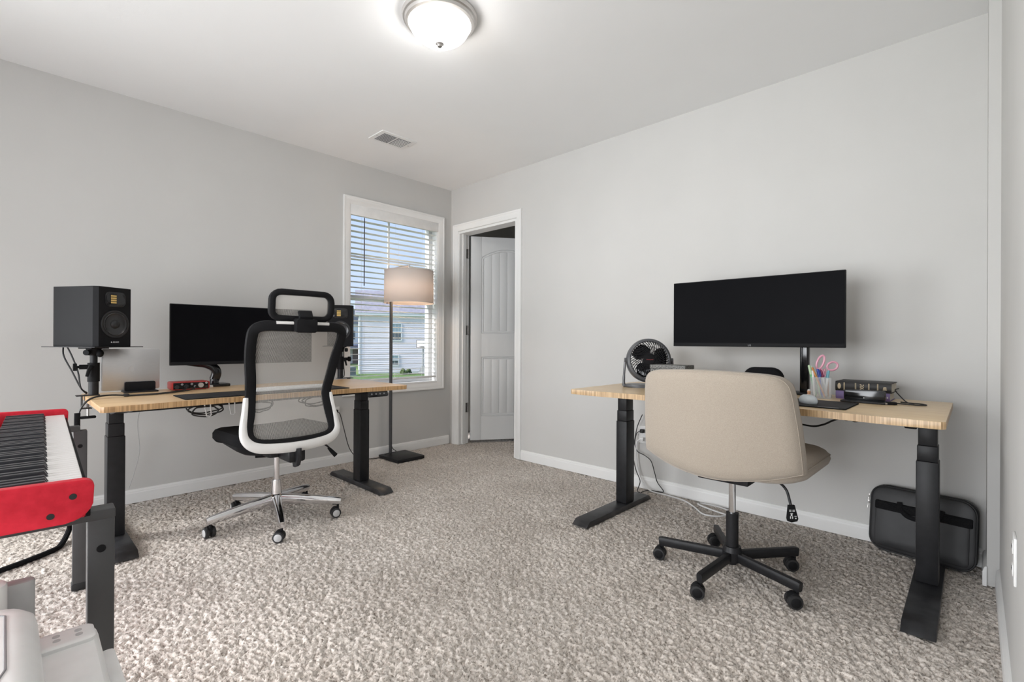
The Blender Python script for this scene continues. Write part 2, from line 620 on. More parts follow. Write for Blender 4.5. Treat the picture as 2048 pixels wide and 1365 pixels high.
def mesh_of(name, bm, mt, angle=38):
    bmesh.ops.recalc_face_normals(bm, faces=bm.faces[:])
    me = bpy.data.meshes.new(name)
    bm.to_mesh(me)
    bm.free()
    me.materials.append(MATS[mt])
    for p in me.polygons:
        p.use_smooth = True
    me.set_sharp_from_angle(angle=R(angle))
    return me


def obj(name, bm, mt, parent=None, loc=None, rot=None, angle=38):
    o = bpy.data.objects.new(name, mesh_of(name, bm, mt, angle))
    COL.objects.link(o)
    if parent:
        o.parent = parent
    if loc is not None:
        o.location = loc
    if rot is not None:
        o.rotation_euler = rot
    return o


def inst(o, parent=None, loc=None, rot=None):
    c = o.copy()
    COL.objects.link(c)
    c.parent = parent
    if loc is not None:
        c.location = loc
    if rot is not None:
        c.rotation_euler = rot
    return c


def tag(o, label, cat, group=None):
    o['label'] = label
    o['category'] = cat
    if group:
        o['group'] = group
    return o


def thing(name, label, cat, loc=(0, 0, 0), rotz=0.0, group=None):
    o = bpy.data.objects.new(name, None)
    o.empty_display_size = 0.05
    COL.objects.link(o)
    o.location = loc
    o.rotation_euler = (0, 0, rotz)
    return tag(o, label, cat, group)


def struct(o, label=None):
    o['kind'] = 'structure'
    if label:
        o['label'] = label
    return o


def sthing(name, label=None):
    o = bpy.data.objects.new(name, None)
    o.empty_display_size = 0.05
    COL.objects.link(o)
    return struct(o, label)


def text(name, s, size, mt, parent, loc, rot, depth=0.0004, align='CENTER'):
    cu = bpy.data.curves.new(name, 'FONT')
    cu.body = s
    cu.size = size
    cu.extrude = depth
    cu.align_x = align
    cu.align_y = 'CENTER'
    cu.resolution_u = 2
    to = bpy.data.objects.new(name + '_curve', cu)
    COL.objects.link(to)
    dg = bpy.context.evaluated_depsgraph_get()
    me = bpy.data.meshes.new_from_object(to.evaluated_get(dg))
    me.name = name
    bpy.data.objects.remove(to)
    me.materials.clear()
    me.materials.append(MATS[mt])
    o = bpy.data.objects.new(name, me)
    COL.objects.link(o)
    o.parent = parent
    o.location = loc
    o.rotation_euler = rot
    return o


# ------------------------------------------------------------------ room shell
W, H, YR = 3.705, 2.44, -5.2
JOG, XJ = -0.215, 3.742
PY0, PY1 = -3.10, 0.95        # the part of the carpet in view gets real tufts
bm = bm_new()
bx(bm, -0.50, 3.94, -5.36, PY0, -0.12, 0.0)
bx(bm, -0.50, 3.94, PY0, 1.84, -0.12, -0.016)
bx(bm, -0.50, 3.94, PY1, 1.84, -0.12, 0.0)
floor_o = struct(obj('floor', bm, 'carpet'), 'beige wall-to-wall carpet, shade between tufts painted in as grey flecks')


def carpet_pile():
    rng = np.random.default_rng(11)
    step = 0.0056
    xs = np.arange(-0.02, 3.77, step)
    ys = np.arange(PY0, PY1 + step, step)
    nx, ny = len(xs), len(ys)

    def field(cells, octs=1):
        """smooth random field by bilinear upsampling"""
        gy, gx = int(ny * step / cells) + 3, int(nx * step / cells) + 3
        g = rng.standard_normal((gy, gx))
        fy = np.arange(ny) * step / cells
        fx = np.arange(nx) * step / cells
        iy, ix = fy.astype(int), fx.astype(int)
        ty, tx = (fy - iy)[:, None], (fx - ix)[None, :]
        a = g[np.ix_(iy, ix)] * (1 - ty) * (1 - tx) + g[np.ix_(iy + 1, ix)] * ty * (1 - tx)
        return a + g[np.ix_(iy, ix + 1)] * (1 - ty) * tx + g[np.ix_(iy + 1, ix + 1)] * ty * tx
    n = 0.66 * field(0.0080) + 0.24 * field(0.015) + 0.72 * rng.standard_normal((ny, nx)) + 0.22 * field(0.06)
    h = 1.0 / (1.0 + np.exp(-2.1 * (n + 0.28)))
    z = -0.0135 + 0.0150 * h
    X = xs[None, :] + rng.uniform(-1, 1, (ny, nx)) * step * 0.33
    Y = ys[:, None] + rng.uniform(-1, 1, (ny, nx)) * step * 0.33
    co = np.stack([X, Y, z], -1).reshape(-1, 3).astype(np.float32)
    idx = np.arange(nx * ny, dtype=np.int32).reshape(ny, nx)
    q = np.stack([idx[:-1, :-1], idx[:-1, 1:], idx[1:, 1:], idx[1:, :-1]], -1).reshape(-1, 4)
    me = bpy.data.meshes.new('carpet_pile')
    me.vertices.add(len(co))
    me.vertices.foreach_set('co', co.ravel())
    me.loops.add(q.size)
    me.loops.foreach_set('vertex_index', q.ravel())
    me.polygons.add(len(q))
    me.polygons.foreach_set('loop_start', np.arange(0, q.size, 4, dtype=np.int32))
    me.polygons.foreach_set('loop_total', np.full(len(q), 4, dtype=np.int32))
    me.polygons.foreach_set('use_smooth', np.ones(len(q), dtype=bool))
    me.update()
    me.materials.append(MATS['carpet'])
    o = bpy.data.objects.new('carpet_pile', me)
    COL.objects.link(o)
    o.parent = floor_o
    o['kind'] = 'stuff'


carpet_pile()
bm = bm_new()
bx(bm, -0.16, XJ + 0.12, YR - 0.16, 0.12, H, H + 0.1)
struct(obj('ceiling', bm, 'ceiling_paint'), 'smooth white ceiling')

# window opening in the left wall
WY0, WY1, WZ0, WZ1 = -1.055, -0.152, 0.595, 2.10
bm = bm_new()
bx(bm, -0.16, 0, YR - 0.16, -5.07, 0, H)
bx(bm, -0.16, 0, -3.47, WY0, 0, H)
bx(bm, -0.16, 0, -5.07, -3.47, 0, 0.20)  # wall below the opening added for the side fill light
bx(bm, -0.16, 0, -5.07, -3.47, 1.76, H)
bx(bm, -0.16, 0, WY1, 0.12, 0, H)
bx(bm, -0.16, 0, WY0, WY1, 0, WZ0)
bx(bm, -0.16, 0, WY0, WY1, WZ1, H)
struct(obj('wall_left', bm, 'wall_paint'), 'warm grey wall with the window')
# door opening in the back wall
DX0, DX1, DZ1 = 0.112, 0.868, 2.02
bm = bm_new()
bx(bm, 0, DX0, 0, 0.115, 0, H)
bx(bm, DX1, XJ + 0.12, 0, 0.115, 0, H)
bx(bm, DX0, DX1, 0, 0.115, DZ1, H)
struct(obj('wall_back', bm, 'wall_paint'), 'warm grey wall with the door')
bm = bm_new()
bx(bm, W, XJ + 0.12, JOG, 0, 0, H, bev=0)
bx(bm, XJ, XJ + 0.12, YR - 0.16, JOG, 0, H)
struct(obj('wall_right', bm, 'wall_paint'), 'warm grey wall with a shallow step near the corner')
# rear wall, behind the camera, with an opening added for the rear fill light
RX0, RX1, RZ0, RZ1 = 1.18, 3.57, 0.10, 2.04
bm = bm_new()
bx(bm, 0, RX0, YR - 0.16, YR, 0, H)
bx(bm, RX1, XJ, YR - 0.16, YR, 0, H)
bx(bm, RX0, RX1, YR - 0.16, YR, 0, RZ0)
bx(bm, RX0, RX1, YR - 0.16, YR, RZ1, H)
struct(obj('wall_rear', bm, 'wall_paint'), 'warm grey wall behind the camera')
# closet behind the door
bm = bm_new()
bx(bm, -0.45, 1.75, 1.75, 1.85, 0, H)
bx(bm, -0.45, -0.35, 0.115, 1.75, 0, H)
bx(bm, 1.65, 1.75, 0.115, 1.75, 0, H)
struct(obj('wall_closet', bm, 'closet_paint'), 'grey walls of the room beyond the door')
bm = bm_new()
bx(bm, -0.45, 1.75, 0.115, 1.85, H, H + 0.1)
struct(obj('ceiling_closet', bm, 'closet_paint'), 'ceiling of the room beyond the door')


# baseboards
def baseboard(name, p0, p1, nrm, label):
    p0, p1, nrm = Vector(p0), Vector(p1), Vector(nrm)
    bm = bm_new()
    prof = [(0, 0), (0.013, 0), (0.013, 0.058), (0.0105, 0.064), (0.0105, 0.069), (0.006, 0.078), (0, 0.080)]
    a = [bm.verts.new(p0 + nrm * x + Vector((0, 0, z))) for x, z in prof]
    b = [bm.verts.new(p1 + nrm * x + Vector((0, 0, z))) for x, z in prof]
    n = len(prof)
    for i in range(n):
        bm.faces.new((a[i], a[(i + 1) % n], b[(i + 1) % n], b[i]))
    bm.faces.new(a)
    bm.faces.new(list(reversed(b)))
    return struct(obj(name, bm, 'white_trim', angle=20), label)


baseboard('baseboard_left', (0, YR, 0), (0, -0.022, 0), (1, 0, 0), 'white baseboard under the window wall')
baseboard('baseboard_back', (0.935, 0, 0), (W - 0.013, 0, 0), (0, -1, 0), 'white baseboard along the door wall')
baseboard('baseboard_right', (XJ, YR, 0), (XJ, JOG - 0.013, 0), (-1, 0, 0), 'white baseboard along the right wall')
baseboard('baseboard_corner', (W, JOG - 0.013, 0), (W, -0.013, 0), (-1, 0, 0), 'short white baseboard on the wall step')


def casing(bm, rect_out, wdt, depth, plane, bottom=True):
    """stepped picture-frame casing; rect in plane coords (a0,a1,z0,z1); plane maps (a,z,t)->xyz"""
    a0, a1, z0, z1 = rect_out
    prof = [(0, 0), (0, depth), (0.010, depth), (0.016, depth * 0.8), (0.030, depth * 0.75), (0.036, depth * 0.6),
            (wdt - 0.008, depth * 0.5), (wdt, depth * 0.3), (wdt, 0)]
    if bottom:
        path = [(a0, z0, 1, 1), (a1, z0, -1, 1), (a1, z1, -1, -1), (a0, z1, 1, -1)]
    else:
        path = [(a0, z0, 1, 0), (a0, z1, 1, -1), (a1, z1, -1, -1), (a1, z0, -1, 0)]
    rows = [[bm.verts.new(plane(a + sa * x, z + sz * x, t)) for x, t in prof] for a, z, sa, sz in path]
    n = len(prof)
    cnt = 4 if bottom else 3
    for i in range(cnt):
        r0, r1 = rows[i], rows[(i + 1) % 4]
        for j in range(n):
            bm.faces.new((r0[j], r0[(j + 1) % n], r1[(j + 1) % n], r1[j]))


# ------------------------------------------------------------------ window
win = sthing('window_1', 'white double-hung window with picture-frame casing')
bm = bm_new()
casing(bm, (-1.110, -0.095, 0.535, 2.158), 0.060, 0.018, lambda a, z, t: Vector((t, a, z)))
obj('casing', bm, 'white_trim', win, angle=25)
bm = bm_new()   # jamb lining
bx(bm, -0.16, 0.002, WY0, WY0 + 0.012, WZ0, WZ1)
bx(bm, -0.16, 0.002, WY1 - 0.012, WY1, WZ0, WZ1)
bx(bm, -0.159, 0.0028, WY0 + 0.001, WY1 - 0.001, WZ0 + 0.001, WZ0 + 0.014)
bx(bm, -0.159, 0.0028, WY0 + 0.001, WY1 - 0.001, WZ1 - 0.012, WZ1 - 0.001)
obj('jamb', bm, 'white_trim', win)
gx = -0.118
MR = 1.345
bm = bm_new()   # vinyl frame
y0, y1 = WY0 + 0.012, WY1 - 0.012
for (a, b, c, d_) in ((y0, y0 + 0.035, WZ0, WZ1), (y1 - 0.035, y1, WZ0, WZ1), (y0, y1, WZ0 + 0.012, WZ0 + 0.05),
                      (y0, y1, WZ1 - 0.05, WZ1 - 0.012)):
    off = 0.0015 if d_ - c < 0.1 else 0.0
    bx(bm, gx - 0.03 + off, gx + 0.03 - off, a, b, c, d_, bev=0.003)
obj('frame', bm, 'vinyl_white', win)
bm = bm_new()
bx(bm, gx - 0.005, gx + 0.035, y0 + 0.03, y1 - 0.03, MR - 0.022, MR + 0.022, bev=0.003)
obj('meeting_rail', bm, 'vinyl_white', win)
for zz0, zz1, xx in ((WZ0 + 0.05, MR - 0.02, gx + 0.018), (MR + 0.02, WZ1 - 0.05, gx - 0.008)):
    bm = bm_new()
    bx(bm, xx - 0.002, xx + 0.002, y0 + 0.03, y1 - 0.03, zz0, zz1)
    obj('pane', bm, 'window_glass', win)
for (a, b, c, d_) in ((-0.612 - 0.008, -0.612 + 0.008, MR + 0.02, WZ1 - 0.05), (y0 + 0.03, y1 - 0.03, 1.69, 1.706)):
    bm = bm_new()
    off = 0.0012 if d_ - c < 0.1 else 0.0
    bx(bm, gx - 0.016 + off, gx - 0.004 - off, a, b, c, d_)
    obj('muntin', bm, 'vinyl_white', win)
bm = bm_new()
bx(bm, gx + 0.03, gx + 0.05, -0.66, -0.58, MR + 0.018, MR + 0.03, bev=0.003)
obj('latch', bm, 'vinyl_white', win)

# unseen window frame added around the rear fill light
rw = sthing('added_window_2', 'white window frame added behind the camera for the rear fill light')
bm = bm_new()
for (a, b, c, d_) in ((RX0, RX0 + 0.04, RZ0, RZ1), (RX1 - 0.04, RX1, RZ0, RZ1), (RX0, RX1, RZ0, RZ0 + 0.04),
                      (RX0, RX1, RZ1 - 0.04, RZ1)):
    bx(bm, a, b, YR - 0.16, YR + 0.015, c, d_, bev=0.003)
obj('frame', bm, 'vinyl_white', rw)

lw = sthing('added_window_3', 'tall white window frame added out of view in the left wall for the side fill light')  # made-up frame, never in view, around the side fill light
bm = bm_new()
for (a, b, c, d_) in ((-5.07, -5.04, 0.20, 1.76), (-3.50, -3.47, 0.20, 1.76), (-5.07, -3.47, 0.20, 0.23), (-5.07, -3.47, 1.73, 1.76)):
    bx(bm, -0.16, 0.015, a, b, c, d_, bev=0.003)
obj('frame', bm, 'vinyl_white', lw)

# ------------------------------------------------------------------ blind
bl = thing('window_blind', 'white horizontal slat blind with a dark tilt wand hanging in the window', 'blind', (-0.034, -0.604, 0.64))
bm = bm_new()
box(bm, (0.030, 0, 1.415), (0.016, 0.905, 0.085), bev=0.004)
box(bm, (0.004, -0.449, 1.415), (0.05, 0.008, 0.085), bev=0.002)
box(bm, (0.004, 0.449, 1.415), (0.05, 0.008, 0.085), bev=0.002)
obj('valance', bm, 'blind_white', bl)
bm = bm_new()
box(bm, (0, 0, 1.435), (0.036, 0.87, 0.035))
obj('headrail', bm, 'blind_white', bl)
bm = bm_new()
box(bm, (0, 0, 0.011), (0.05, 0.868, 0.016), bev=0.004)
obj('bottom_rail', bm, 'blind_white', bl)
NS = 30
pitch = (1.385 - 0.045) / (NS - 1)
bm = bm_new()
cs = [(-0.025, -0.0012), (-0.012, 0.0016), (0, 0.0024), (0.012, 0.0016), (0.025, -0.0012)]
for j in range(4):
    (xa, za), (xb, zb) = cs[j], cs[j + 1]
    vv = [bm.verts.new((x, y, z + dz)) for dz in (0, 0.0018) for x, z in ((xa, za), (xb, zb)) for y in (-0.434, 0.434)]
    for q in ((0, 1, 3, 2), (4, 6, 7, 5), (0, 4, 5, 1), (2, 3, 7, 6), (0, 2, 6, 4), (1, 5, 7, 3)):
        bm.faces.new([vv[k] for k in q])
s0 = obj('slat', bm, 'blind_white', bl, (0, 0, 0.045), (0, R(-4), 0))
for k in range(1, NS):
    inst(s0, bl, (0, 0, 0.045 + k * pitch), (0, R(-4), 0))
for yy in (-0.31, 0.02, 0.31):
    bm = bm_new()
    for xx in (-0.0265, 0.0265):
        cyl(bm, (xx, yy, 0.015), (xx, yy, 1.42), 0.0009, seg=5)
    obj('ladder_cord', bm, 'blind_white', bl)
bm = bm_new()
cyl(bm, (0.043, -0.322, 0.80), (0.043, -0.322, 1.36), 0.0042, seg=8)
cyl(bm, (0.043, -0.322, 1.36), (0.02, -0.322, 1.40), 0.002, seg=6)
obj('tilt_wand', bm, 'dark_wand', bl)

# ------------------------------------------------------------------ door
dr = sthing('door_1', 'white two-panel plank door standing ajar into the next room')
bm = bm_new()
casing(bm, (0.046, 0.934, 0.0, 2.092), 0.062, 0.019, lambda a, z, t: Vector((a, -t, z)), bottom=False)
obj('casing', bm, 'white_trim', dr, angle=25)
bm = bm_new()
bx(bm, DX0 - 0.004, DX0 + 0.016, -0.002, 0.117, 0, DZ1)
bx(bm, DX1 - 0.016, DX1 + 0.004, -0.002, 0.117, 0, DZ1)
bx(bm, DX0 + 0.001, DX1 - 0.001, -0.0028, 0.1162, DZ1 - 0.016, DZ1 + 0.0032)
bx(bm, DX0 + 0.016, DX0 + 0.028, 0.035, 0.072, 0, DZ1 - 0.016)
bx(bm, DX1 - 0.028, DX1 - 0.016, 0.035, 0.072, 0, DZ1 - 0.016)
obj('jamb', bm, 'white_trim', dr)
DW, DTH, DH0, DH1 = 0.720, 0.036, 0.026, 2.000
DA = R(55.5)
dslab_loc = (DX0 + 0.020 + 0.020 * math.cos(DA), 0.114 + 0.020 * math.sin(DA), 0)
# slab local: x along the width from hinge, y thickness (0 = room side), z up
bm = bm_new()
st = 0.105
bx(bm, 0, DW, 0.010, DTH - 0.010, DH0, DH1)          # core
bx(bm, 0, st, 0, DTH, DH0, DH1, bev=0.002)           # stiles
bx(bm, DW - st, DW, 0, DTH, DH0, DH1, bev=0.002)
bx(bm, st, DW - st, 0, DTH, DH0, 0.255)
bx(bm, st, DW - st, 0, DTH, 0.835, 1.058)
arch = [(st, DH1), (st, 1.800)]
for k in range(13):
    t = k / 12
    arch.append((st + (DW - 2 * st) * t, 1.80 + 0.085 * math.sin(PI * t) ** 0.8))
arch += [(DW - st, 1.80), (DW - st, DH1)]
arch2 = [arch[0]] + arch[2:-2] + [arch[-1]]
prism(bm, [(x, z) for x, z in arch2], 0, DTH, Matrix(((1, 0, 0, 0), (0, 0, 1, 0), (0, 1, 0, 0), (0, 0, 0, 1))))
# raised moulding around both panels
for z0, z1, top in ((0.255, 0.835, False), (1.058, 1.80, True)):
    pts = [(st + 0.012, z0 + 0.012), (DW - st - 0.012, z0 + 0.012), (DW - st - 0.012, z1 - 0.012)]
    if top:
        pts += [(st + 0.012 + (DW - 2 * st - 0.024) * (1 - k / 12), z1 - 0.012 + 0.085 * math.sin(PI * k / 12) ** 0.8) for k in range(1, 12)]
    pts += [(st + 0.012, z1 - 0.012)]
    for yy in (0.008, DTH - 0.008):
        sweep(bm, [(x, yy, z) for x, z in pts], ring(0.011, 0.006, 6), closed=True, up=(0, 1, 0))
slab = obj('slab', bm, 'door_white', dr, dslab_loc, (0, 0, DA), angle=25)
NP = 6
pw = (DW - 2 * st - 0.05) / NP
for z0, z1, top in ((0.285, 0.805, False), (1.088, 1.79, True)):
    for k in range(NP):
        xa = st + 0.025 + k * pw + 0.003
        xb = xa + pw - 0.006
        bm = bm_new()
        za = z1 + (0.07 * math.sin(PI * (k + 0.06) / NP) ** 0.8 if top else 0)
        zb = z1 + (0.07 * math.sin(PI * (k + 0.94) / NP) ** 0.8 if top else 0)
        prism(bm, [(xa, z0), (xb, z0), (xb, zb), (xa, za)], 0.0045, DTH - 0.0045,
              Matrix(((1, 0, 0, 0), (0, 0, 1, 0), (0, 1, 0, 0), (0, 0, 0, 1))), bev=0.002)
        obj('plank', bm, 'door_white', slab)
for zz in (1.827, 1.09, 0.346):
    bm = bm_new()
    hx, hy = DX0 + 0.020, 0.112
    cyl(bm, (hx, hy - 0.004, zz - 0.045), (hx, hy - 0.004, zz + 0.045), 0.0075, seg=10)
    bx(bm, DX0 + 0.016, DX0 + 0.019, hy - 0.035, hy, zz - 0.045, zz + 0.045)
    obj('hinge', bm, 'hinge_steel', dr)
bm = bm_new()
cyl(bm, (DW - 0.06, -0.012, 0.95), (DW - 0.06, DTH + 0.012, 0.95), 0.026, seg=18)
cyl(bm, (DW - 0.06, -0.05, 0.95), (DW - 0.06, DTH + 0.05, 0.95), 0.010, seg=12)
ball(bm, (DW - 0.06, -0.055, 0.95), (0.027, 0.020, 0.027))
ball(bm, (DW - 0.06, DTH + 0.055, 0.95), (0.027, 0.020, 0.027))
obj('knob', bm, 'nickel', slab)


# ------------------------------------------------------------------ ceiling fixtures
cl = thing('ceiling_light', 'lit frosted dome ceiling light with a brushed nickel ring', 'ceiling light', (1.93, -1.64, H))
bm = bm_new()
lathe(bm, [(0, 0), (0.165, 0), (0.168, -0.006), (0.163, -0.020), (0.156, -0.024), (0.152, -0.036), (0.140, -0.040), (0.138, -0.034), (0, -0.034)], 48)
obj('ring', bm, 'nickel', cl)
bm = bm_new()
lathe(bm, [(0.134, -0.0345)] + [(0.134 * math.cos(a), -0.0345 - 0.088 * math.sin(a)) for a in [R(9 * k) for k in range(1, 10)]] + [(0, -0.1225)], 40)
obj('glass_dome', bm, 'dome_glass_lit', cl)
bm = bm_new()
lathe(bm, [(0, -0.118), (0.018, -0.1195), (0.019, -0.126), (0.013, -0.131), (0.010, -0.138), (0, -0.141)], 20)
obj('finial', bm, 'hinge_steel', cl)

vt = thing('ceiling_vent', 'white rectangular ceiling vent with two banks of louvres', 'vent', (0.616, -1.045, H), 0)
bm = bm_new()
VW, VL = 0.195, 0.285
prism(bm, rrect(VW, VL, 0.004, 2), -0.006, 0)
ob = obj('frame', bm, 'white_trim', vt)
bm = bm_new()
for y_ in (-0.0585, 0.0585):
    box(bm, (0, y_, -0.0066), (0.135, 0.104, 0.0014))
obj('dark_slot', bm, 'mid_grey_plastic', vt)
bm = bm_new()
box(bm, (0, 0, 0), (0.135, 0.0075, 0.0016))
lv = None
for bank in (-0.0585, 0.0585):
    for k in range(8):
        yy = bank - 0.046 + k * 0.0131
        rt = (R(38 if bank < 0 else 12), 0, 0)
        if lv is None:
            lv = obj('louvre', bm, 'white_trim', vt, (0, yy, -0.0105), rt)
        else:
            inst(lv, vt, (0, yy, -0.0105), rt)
for sx, sy in ((0, -0.13), (0, 0.13)):
    bm = bm_new()
    cyl(bm, (sx, sy, -0.0085), (sx, sy, -0.005), 0.004, seg=10)
    obj('screw', bm, 'light_grey_plastic', vt)


def outlet(label, loc, rotz, name='wall_outlet'):
    """local: plate lies in XZ, faces -Y"""
    o = thing(name, label, 'outlet', loc, rotz)
    bm = bm_new()
    box(bm, (0, -0.003, 0), (0.072, 0.006, 0.116), bev=0.002)
    obj('plate', bm, 'white_plastic', o)
    for zz in (0.027, -0.027):
        bm = bm_new()
        prism(bm, rrect(0.034, 0.030, 0.010, 4, 0, zz), -0.0075, -0.005, Matrix(((1, 0, 0, 0), (0, 0, 1, 0), (0, 1, 0, 0), (0, 0, 0, 1))))
        s = obj('socket', bm, 'white_plastic', o)
        bm = bm_new()
        for xx in (-0.006, 0.006):
            box(bm, (xx, -0.0077, zz + 0.003), (0.002, 0.001, 0.008))
        obj('slot', bm, 'black_plastic', s)
    return o


outlet('white outlet plate on the window wall with a black plug', (0, -1.17, 0.40), R(90))
outlet('white outlet plate behind the cream chair with two plugs', (2.055, 0, 0.36), 0)
outlet('white outlet plate low on the right wall', (XJ, -1.26, 0.455), R(-90))


# ------------------------------------------------------------------ standing desks
def desk(label, loc, rotz, ztop, topmat, L=1.516, Dp=0.73, legx=0.66, legy=0.06, footy=0.0, panel=True):
    """local: x along the length, -y is the user's side"""
    d = thing('standing_desk', label, 'desk', loc, rotz)
    th = 0.026
    hx, hy = L / 2, Dp / 2
    out = []
    # front edge with a shallow ergonomic curve
    out += [(-hx + 0.012, -hy), (-hx + 0.14, -hy)]
    for k in range(0, 17):
        t = k / 16
        out.append((-hx + 0.18 + (L - 0.36) * t, -hy + 0.028 * math.sin(PI * t) ** 0.7 + 0.001))
    out += [(hx - 0.14, -hy), (hx - 0.012, -hy), (hx, -hy + 0.012), (hx, hy - 0.008), (hx - 0.008, hy), (-hx + 0.008, hy),
            (-hx, hy - 0.008), (-hx, -hy + 0.012)]
    bm = bm_new()
    prism(bm, out, ztop - th, ztop, bev=0.0025)
    obj('desktop', bm, topmat, d, angle=30)
    zb = ztop - th
    bm = bm_new()
    for yy in (-0.13, 0.13):
        box(bm, (0, legy + yy, zb - 0.02), (2 * legx - 0.05, 0.035, 0.035))
    obj('crossbar', bm, 'black_metal', d)
    for sx in (-1, 1):
        bm = bm_new()
        xx = sx * legx
        prism(bm, [(-0.30, -0.012), (-0.12, -0.042), (0.12, -0.042), (0.30, -0.012), (0.30, 0), (-0.30, 0)], xx - 0.03, xx + 0.03,
              Matrix(((0, 0, 1, 0), (1, 0, 0, legy), (0, 1, 0, zb), (0, 0, 0, 1))))
        obj('side_bracket', bm, 'black_metal', d)
        bm = bm_new()
        box(bm, (xx, legy, 0.272), (0.070, 0.092, 0.484), bev=0.004)
        leg = obj('leg', bm, 'black_metal', d)
        bm = bm_new()
        box(bm, (xx, legy, 0.545), (0.064, 0.086, 0.062), bev=0.003)
        obj('leg_stage', bm, 'black_metal', leg)
        bm = bm_new()
        box(bm, (xx, legy, (0.576 + zb - 0.03) / 2), (0.058, 0.080, zb - 0.03 - 0.576), bev=0.003)
        obj('leg_stage', bm, 'black_metal', leg)
        bm = bm_new()
        prism(bm, [(-0.352, 0.004), (-0.335, 0.0), (0.335, 0.0), (0.352, 0.004), (0.318, 0.030), (-0.318, 0.030)], xx - 0.047, xx + 0.047,
              Matrix(((0, 0, 1, 0), (1, 0, 0, footy), (0, 1, 0, 0), (0, 0, 0, 1))), bev=0.002)
        obj('foot', bm, 'scuffed_black', d)
    if panel:
        px = panel
        bm = bm_new()
        prism(bm, rrect(0.135, 0.034, 0.008, 3), 0, 0.012,
              T((px, -hy + 0.012, zb - 0.019), (R(70), 0, 0)), bev=0.002)
        cp = obj('control_panel', bm, 'gloss_black', d)
        bm = bm_new()
        for q in range(4):
            cyl(bm, (px - 0.045 + q * 0.028, -hy - 0.0012, zb - 0.014), (px - 0.045 + q * 0.028, -hy + 0.002, zb - 0.015), 0.005, seg=10)
        obj('button', bm, 'mid_grey_plastic', cp)
    return d


ZL, ZR = 0.700, 0.728
LDX, LDY = 0.665, -1.945
desk('bamboo standing desk under the window wall, holding speakers and audio gear', (LDX, LDY, 0), R(90), ZL, 'bamboo',
     legy=0.045, footy=0.065, panel=0.545)
RDX, RDY = 2.842, -0.505
desk('bamboo standing desk behind the cream chair, with fan and books', (RDX, RDY, 0), 0, ZR, 'bamboo_pale',
     legx=0.690, legy=0.10, footy=-0.015, panel=None)


# ------------------------------------------------------------------ monitors
def monitor(label, loc, rotz, tiltx=0.0, logo=True):
    """local: screen faces -y, origin at the bottom centre"""
    d = thing('ultrawide_monitor', label, 'monitor', loc, rotz)
    w, h = 0.815, 0.355
    bm = bm_new()
    box(bm, (0, 0.008, h / 2), (w, 0.016, h), bev=0.003)
    box(bm, (0, 0.026, h / 2 - 0.01), (w * 0.62, 0.03, h * 0.62), bev=0.012)
    obj('back_case', bm, 'black_plastic', d)
    bm = bm_new()
    box(bm, (0, -0.0008, h / 2 + 0.008), (w - 0.010, 0.002, h - 0.026))
    obj('screen', bm, 'screen_black', d)
    bm = bm_new()
    box(bm, (0, -0.0012, 0.009), (w - 0.004, 0.003, 0.017), bev=0.001)
    obj('lower_bezel', bm, 'black_plastic', d)
    text('logo', 'LG', 0.0125, 'grey_print', d, (0.0, -0.0031, 0.0088), (R(90), 0, 0))
    return d


monitor('black ultrawide monitor on a swivel arm between the two speakers', (0.36, -1.925, 0.836), R(90))
monitor('black ultrawide monitor on a post above the cream chair', (2.838, -0.36, 0.962), 0)

# swivel arm of the left monitor
ma = thing('swivel_monitor_mount', 'glossy black bent monitor arm clamped to the left desk', 'monitor mount', (0.25, -2.078, ZL), 0)
bm = bm_new()
box(bm, (0.04, 0, 0.009), (0.13, 0.12, 0.018), bev=0.006)
obj('base', bm, 'gloss_black', ma)
bm = bm_new()
cyl(bm, (0.03, -0.01, 0.016), (0.03, -0.01, 0.06), 0.026, 0.022, seg=20)
obj('swivel_post', bm, 'gloss_black', ma)
bm = bm_new()
sweep(bm, spl([(0.03, -0.01, 0.04), (0.034, 0.000, 0.080), (0.032, -0.012, 0.112), (0.020, -0.055, 0.138), (0.005, -0.12, 0.150), (-0.006, -0.19, 0.170), (-0.012, -0.19, 0.215), (-0.010, -0.10, 0.27), (0.005, 0.04, 0.32), (0.022, 0.14, 0.32)], 5),
      ring(0.026, 0.022, 12, 4), up=(1, 0, 0))
obj('arm', bm, 'gloss_black', ma)
bm = bm_new()
box(bm, (0.062, 0.153, 0.315), (0.014, 0.10, 0.10), bev=0.004)
cyl(bm, (0.03, 0.153, 0.315), (0.062, 0.153, 0.315), 0.025, seg=16)
obj('mount_plate', bm, 'black_metal', ma)

# post mount of the right monitor
mp_ = thing('monitor_mount', 'black square monitor post on a flat base at the right desk', 'monitor mount', (3.055, -0.225, ZR), 0)
bm = bm_new()
box(bm, (-0.05, -0.005, 0.005), (0.19, 0.13, 0.010), bev=0.003)
obj('base', bm, 'black_metal', mp_)
bm = bm_new()
box(bm, (0, 0, 0.215), (0.040, 0.038, 0.415), bev=0.009, seg=3)
obj('post', bm, 'gloss_black', mp_)
bm = bm_new()
box(bm, (-0.10, -0.035, 0.40), (0.24, 0.035, 0.05), bev=0.006)
box(bm, (-0.212, -0.085, 0.40), (0.10, 0.012, 0.10), bev=0.003)
box(bm, (-0.212, -0.065, 0.40), (0.04, 0.045, 0.04), bev=0.004)
obj('arm', bm, 'black_metal', mp_)


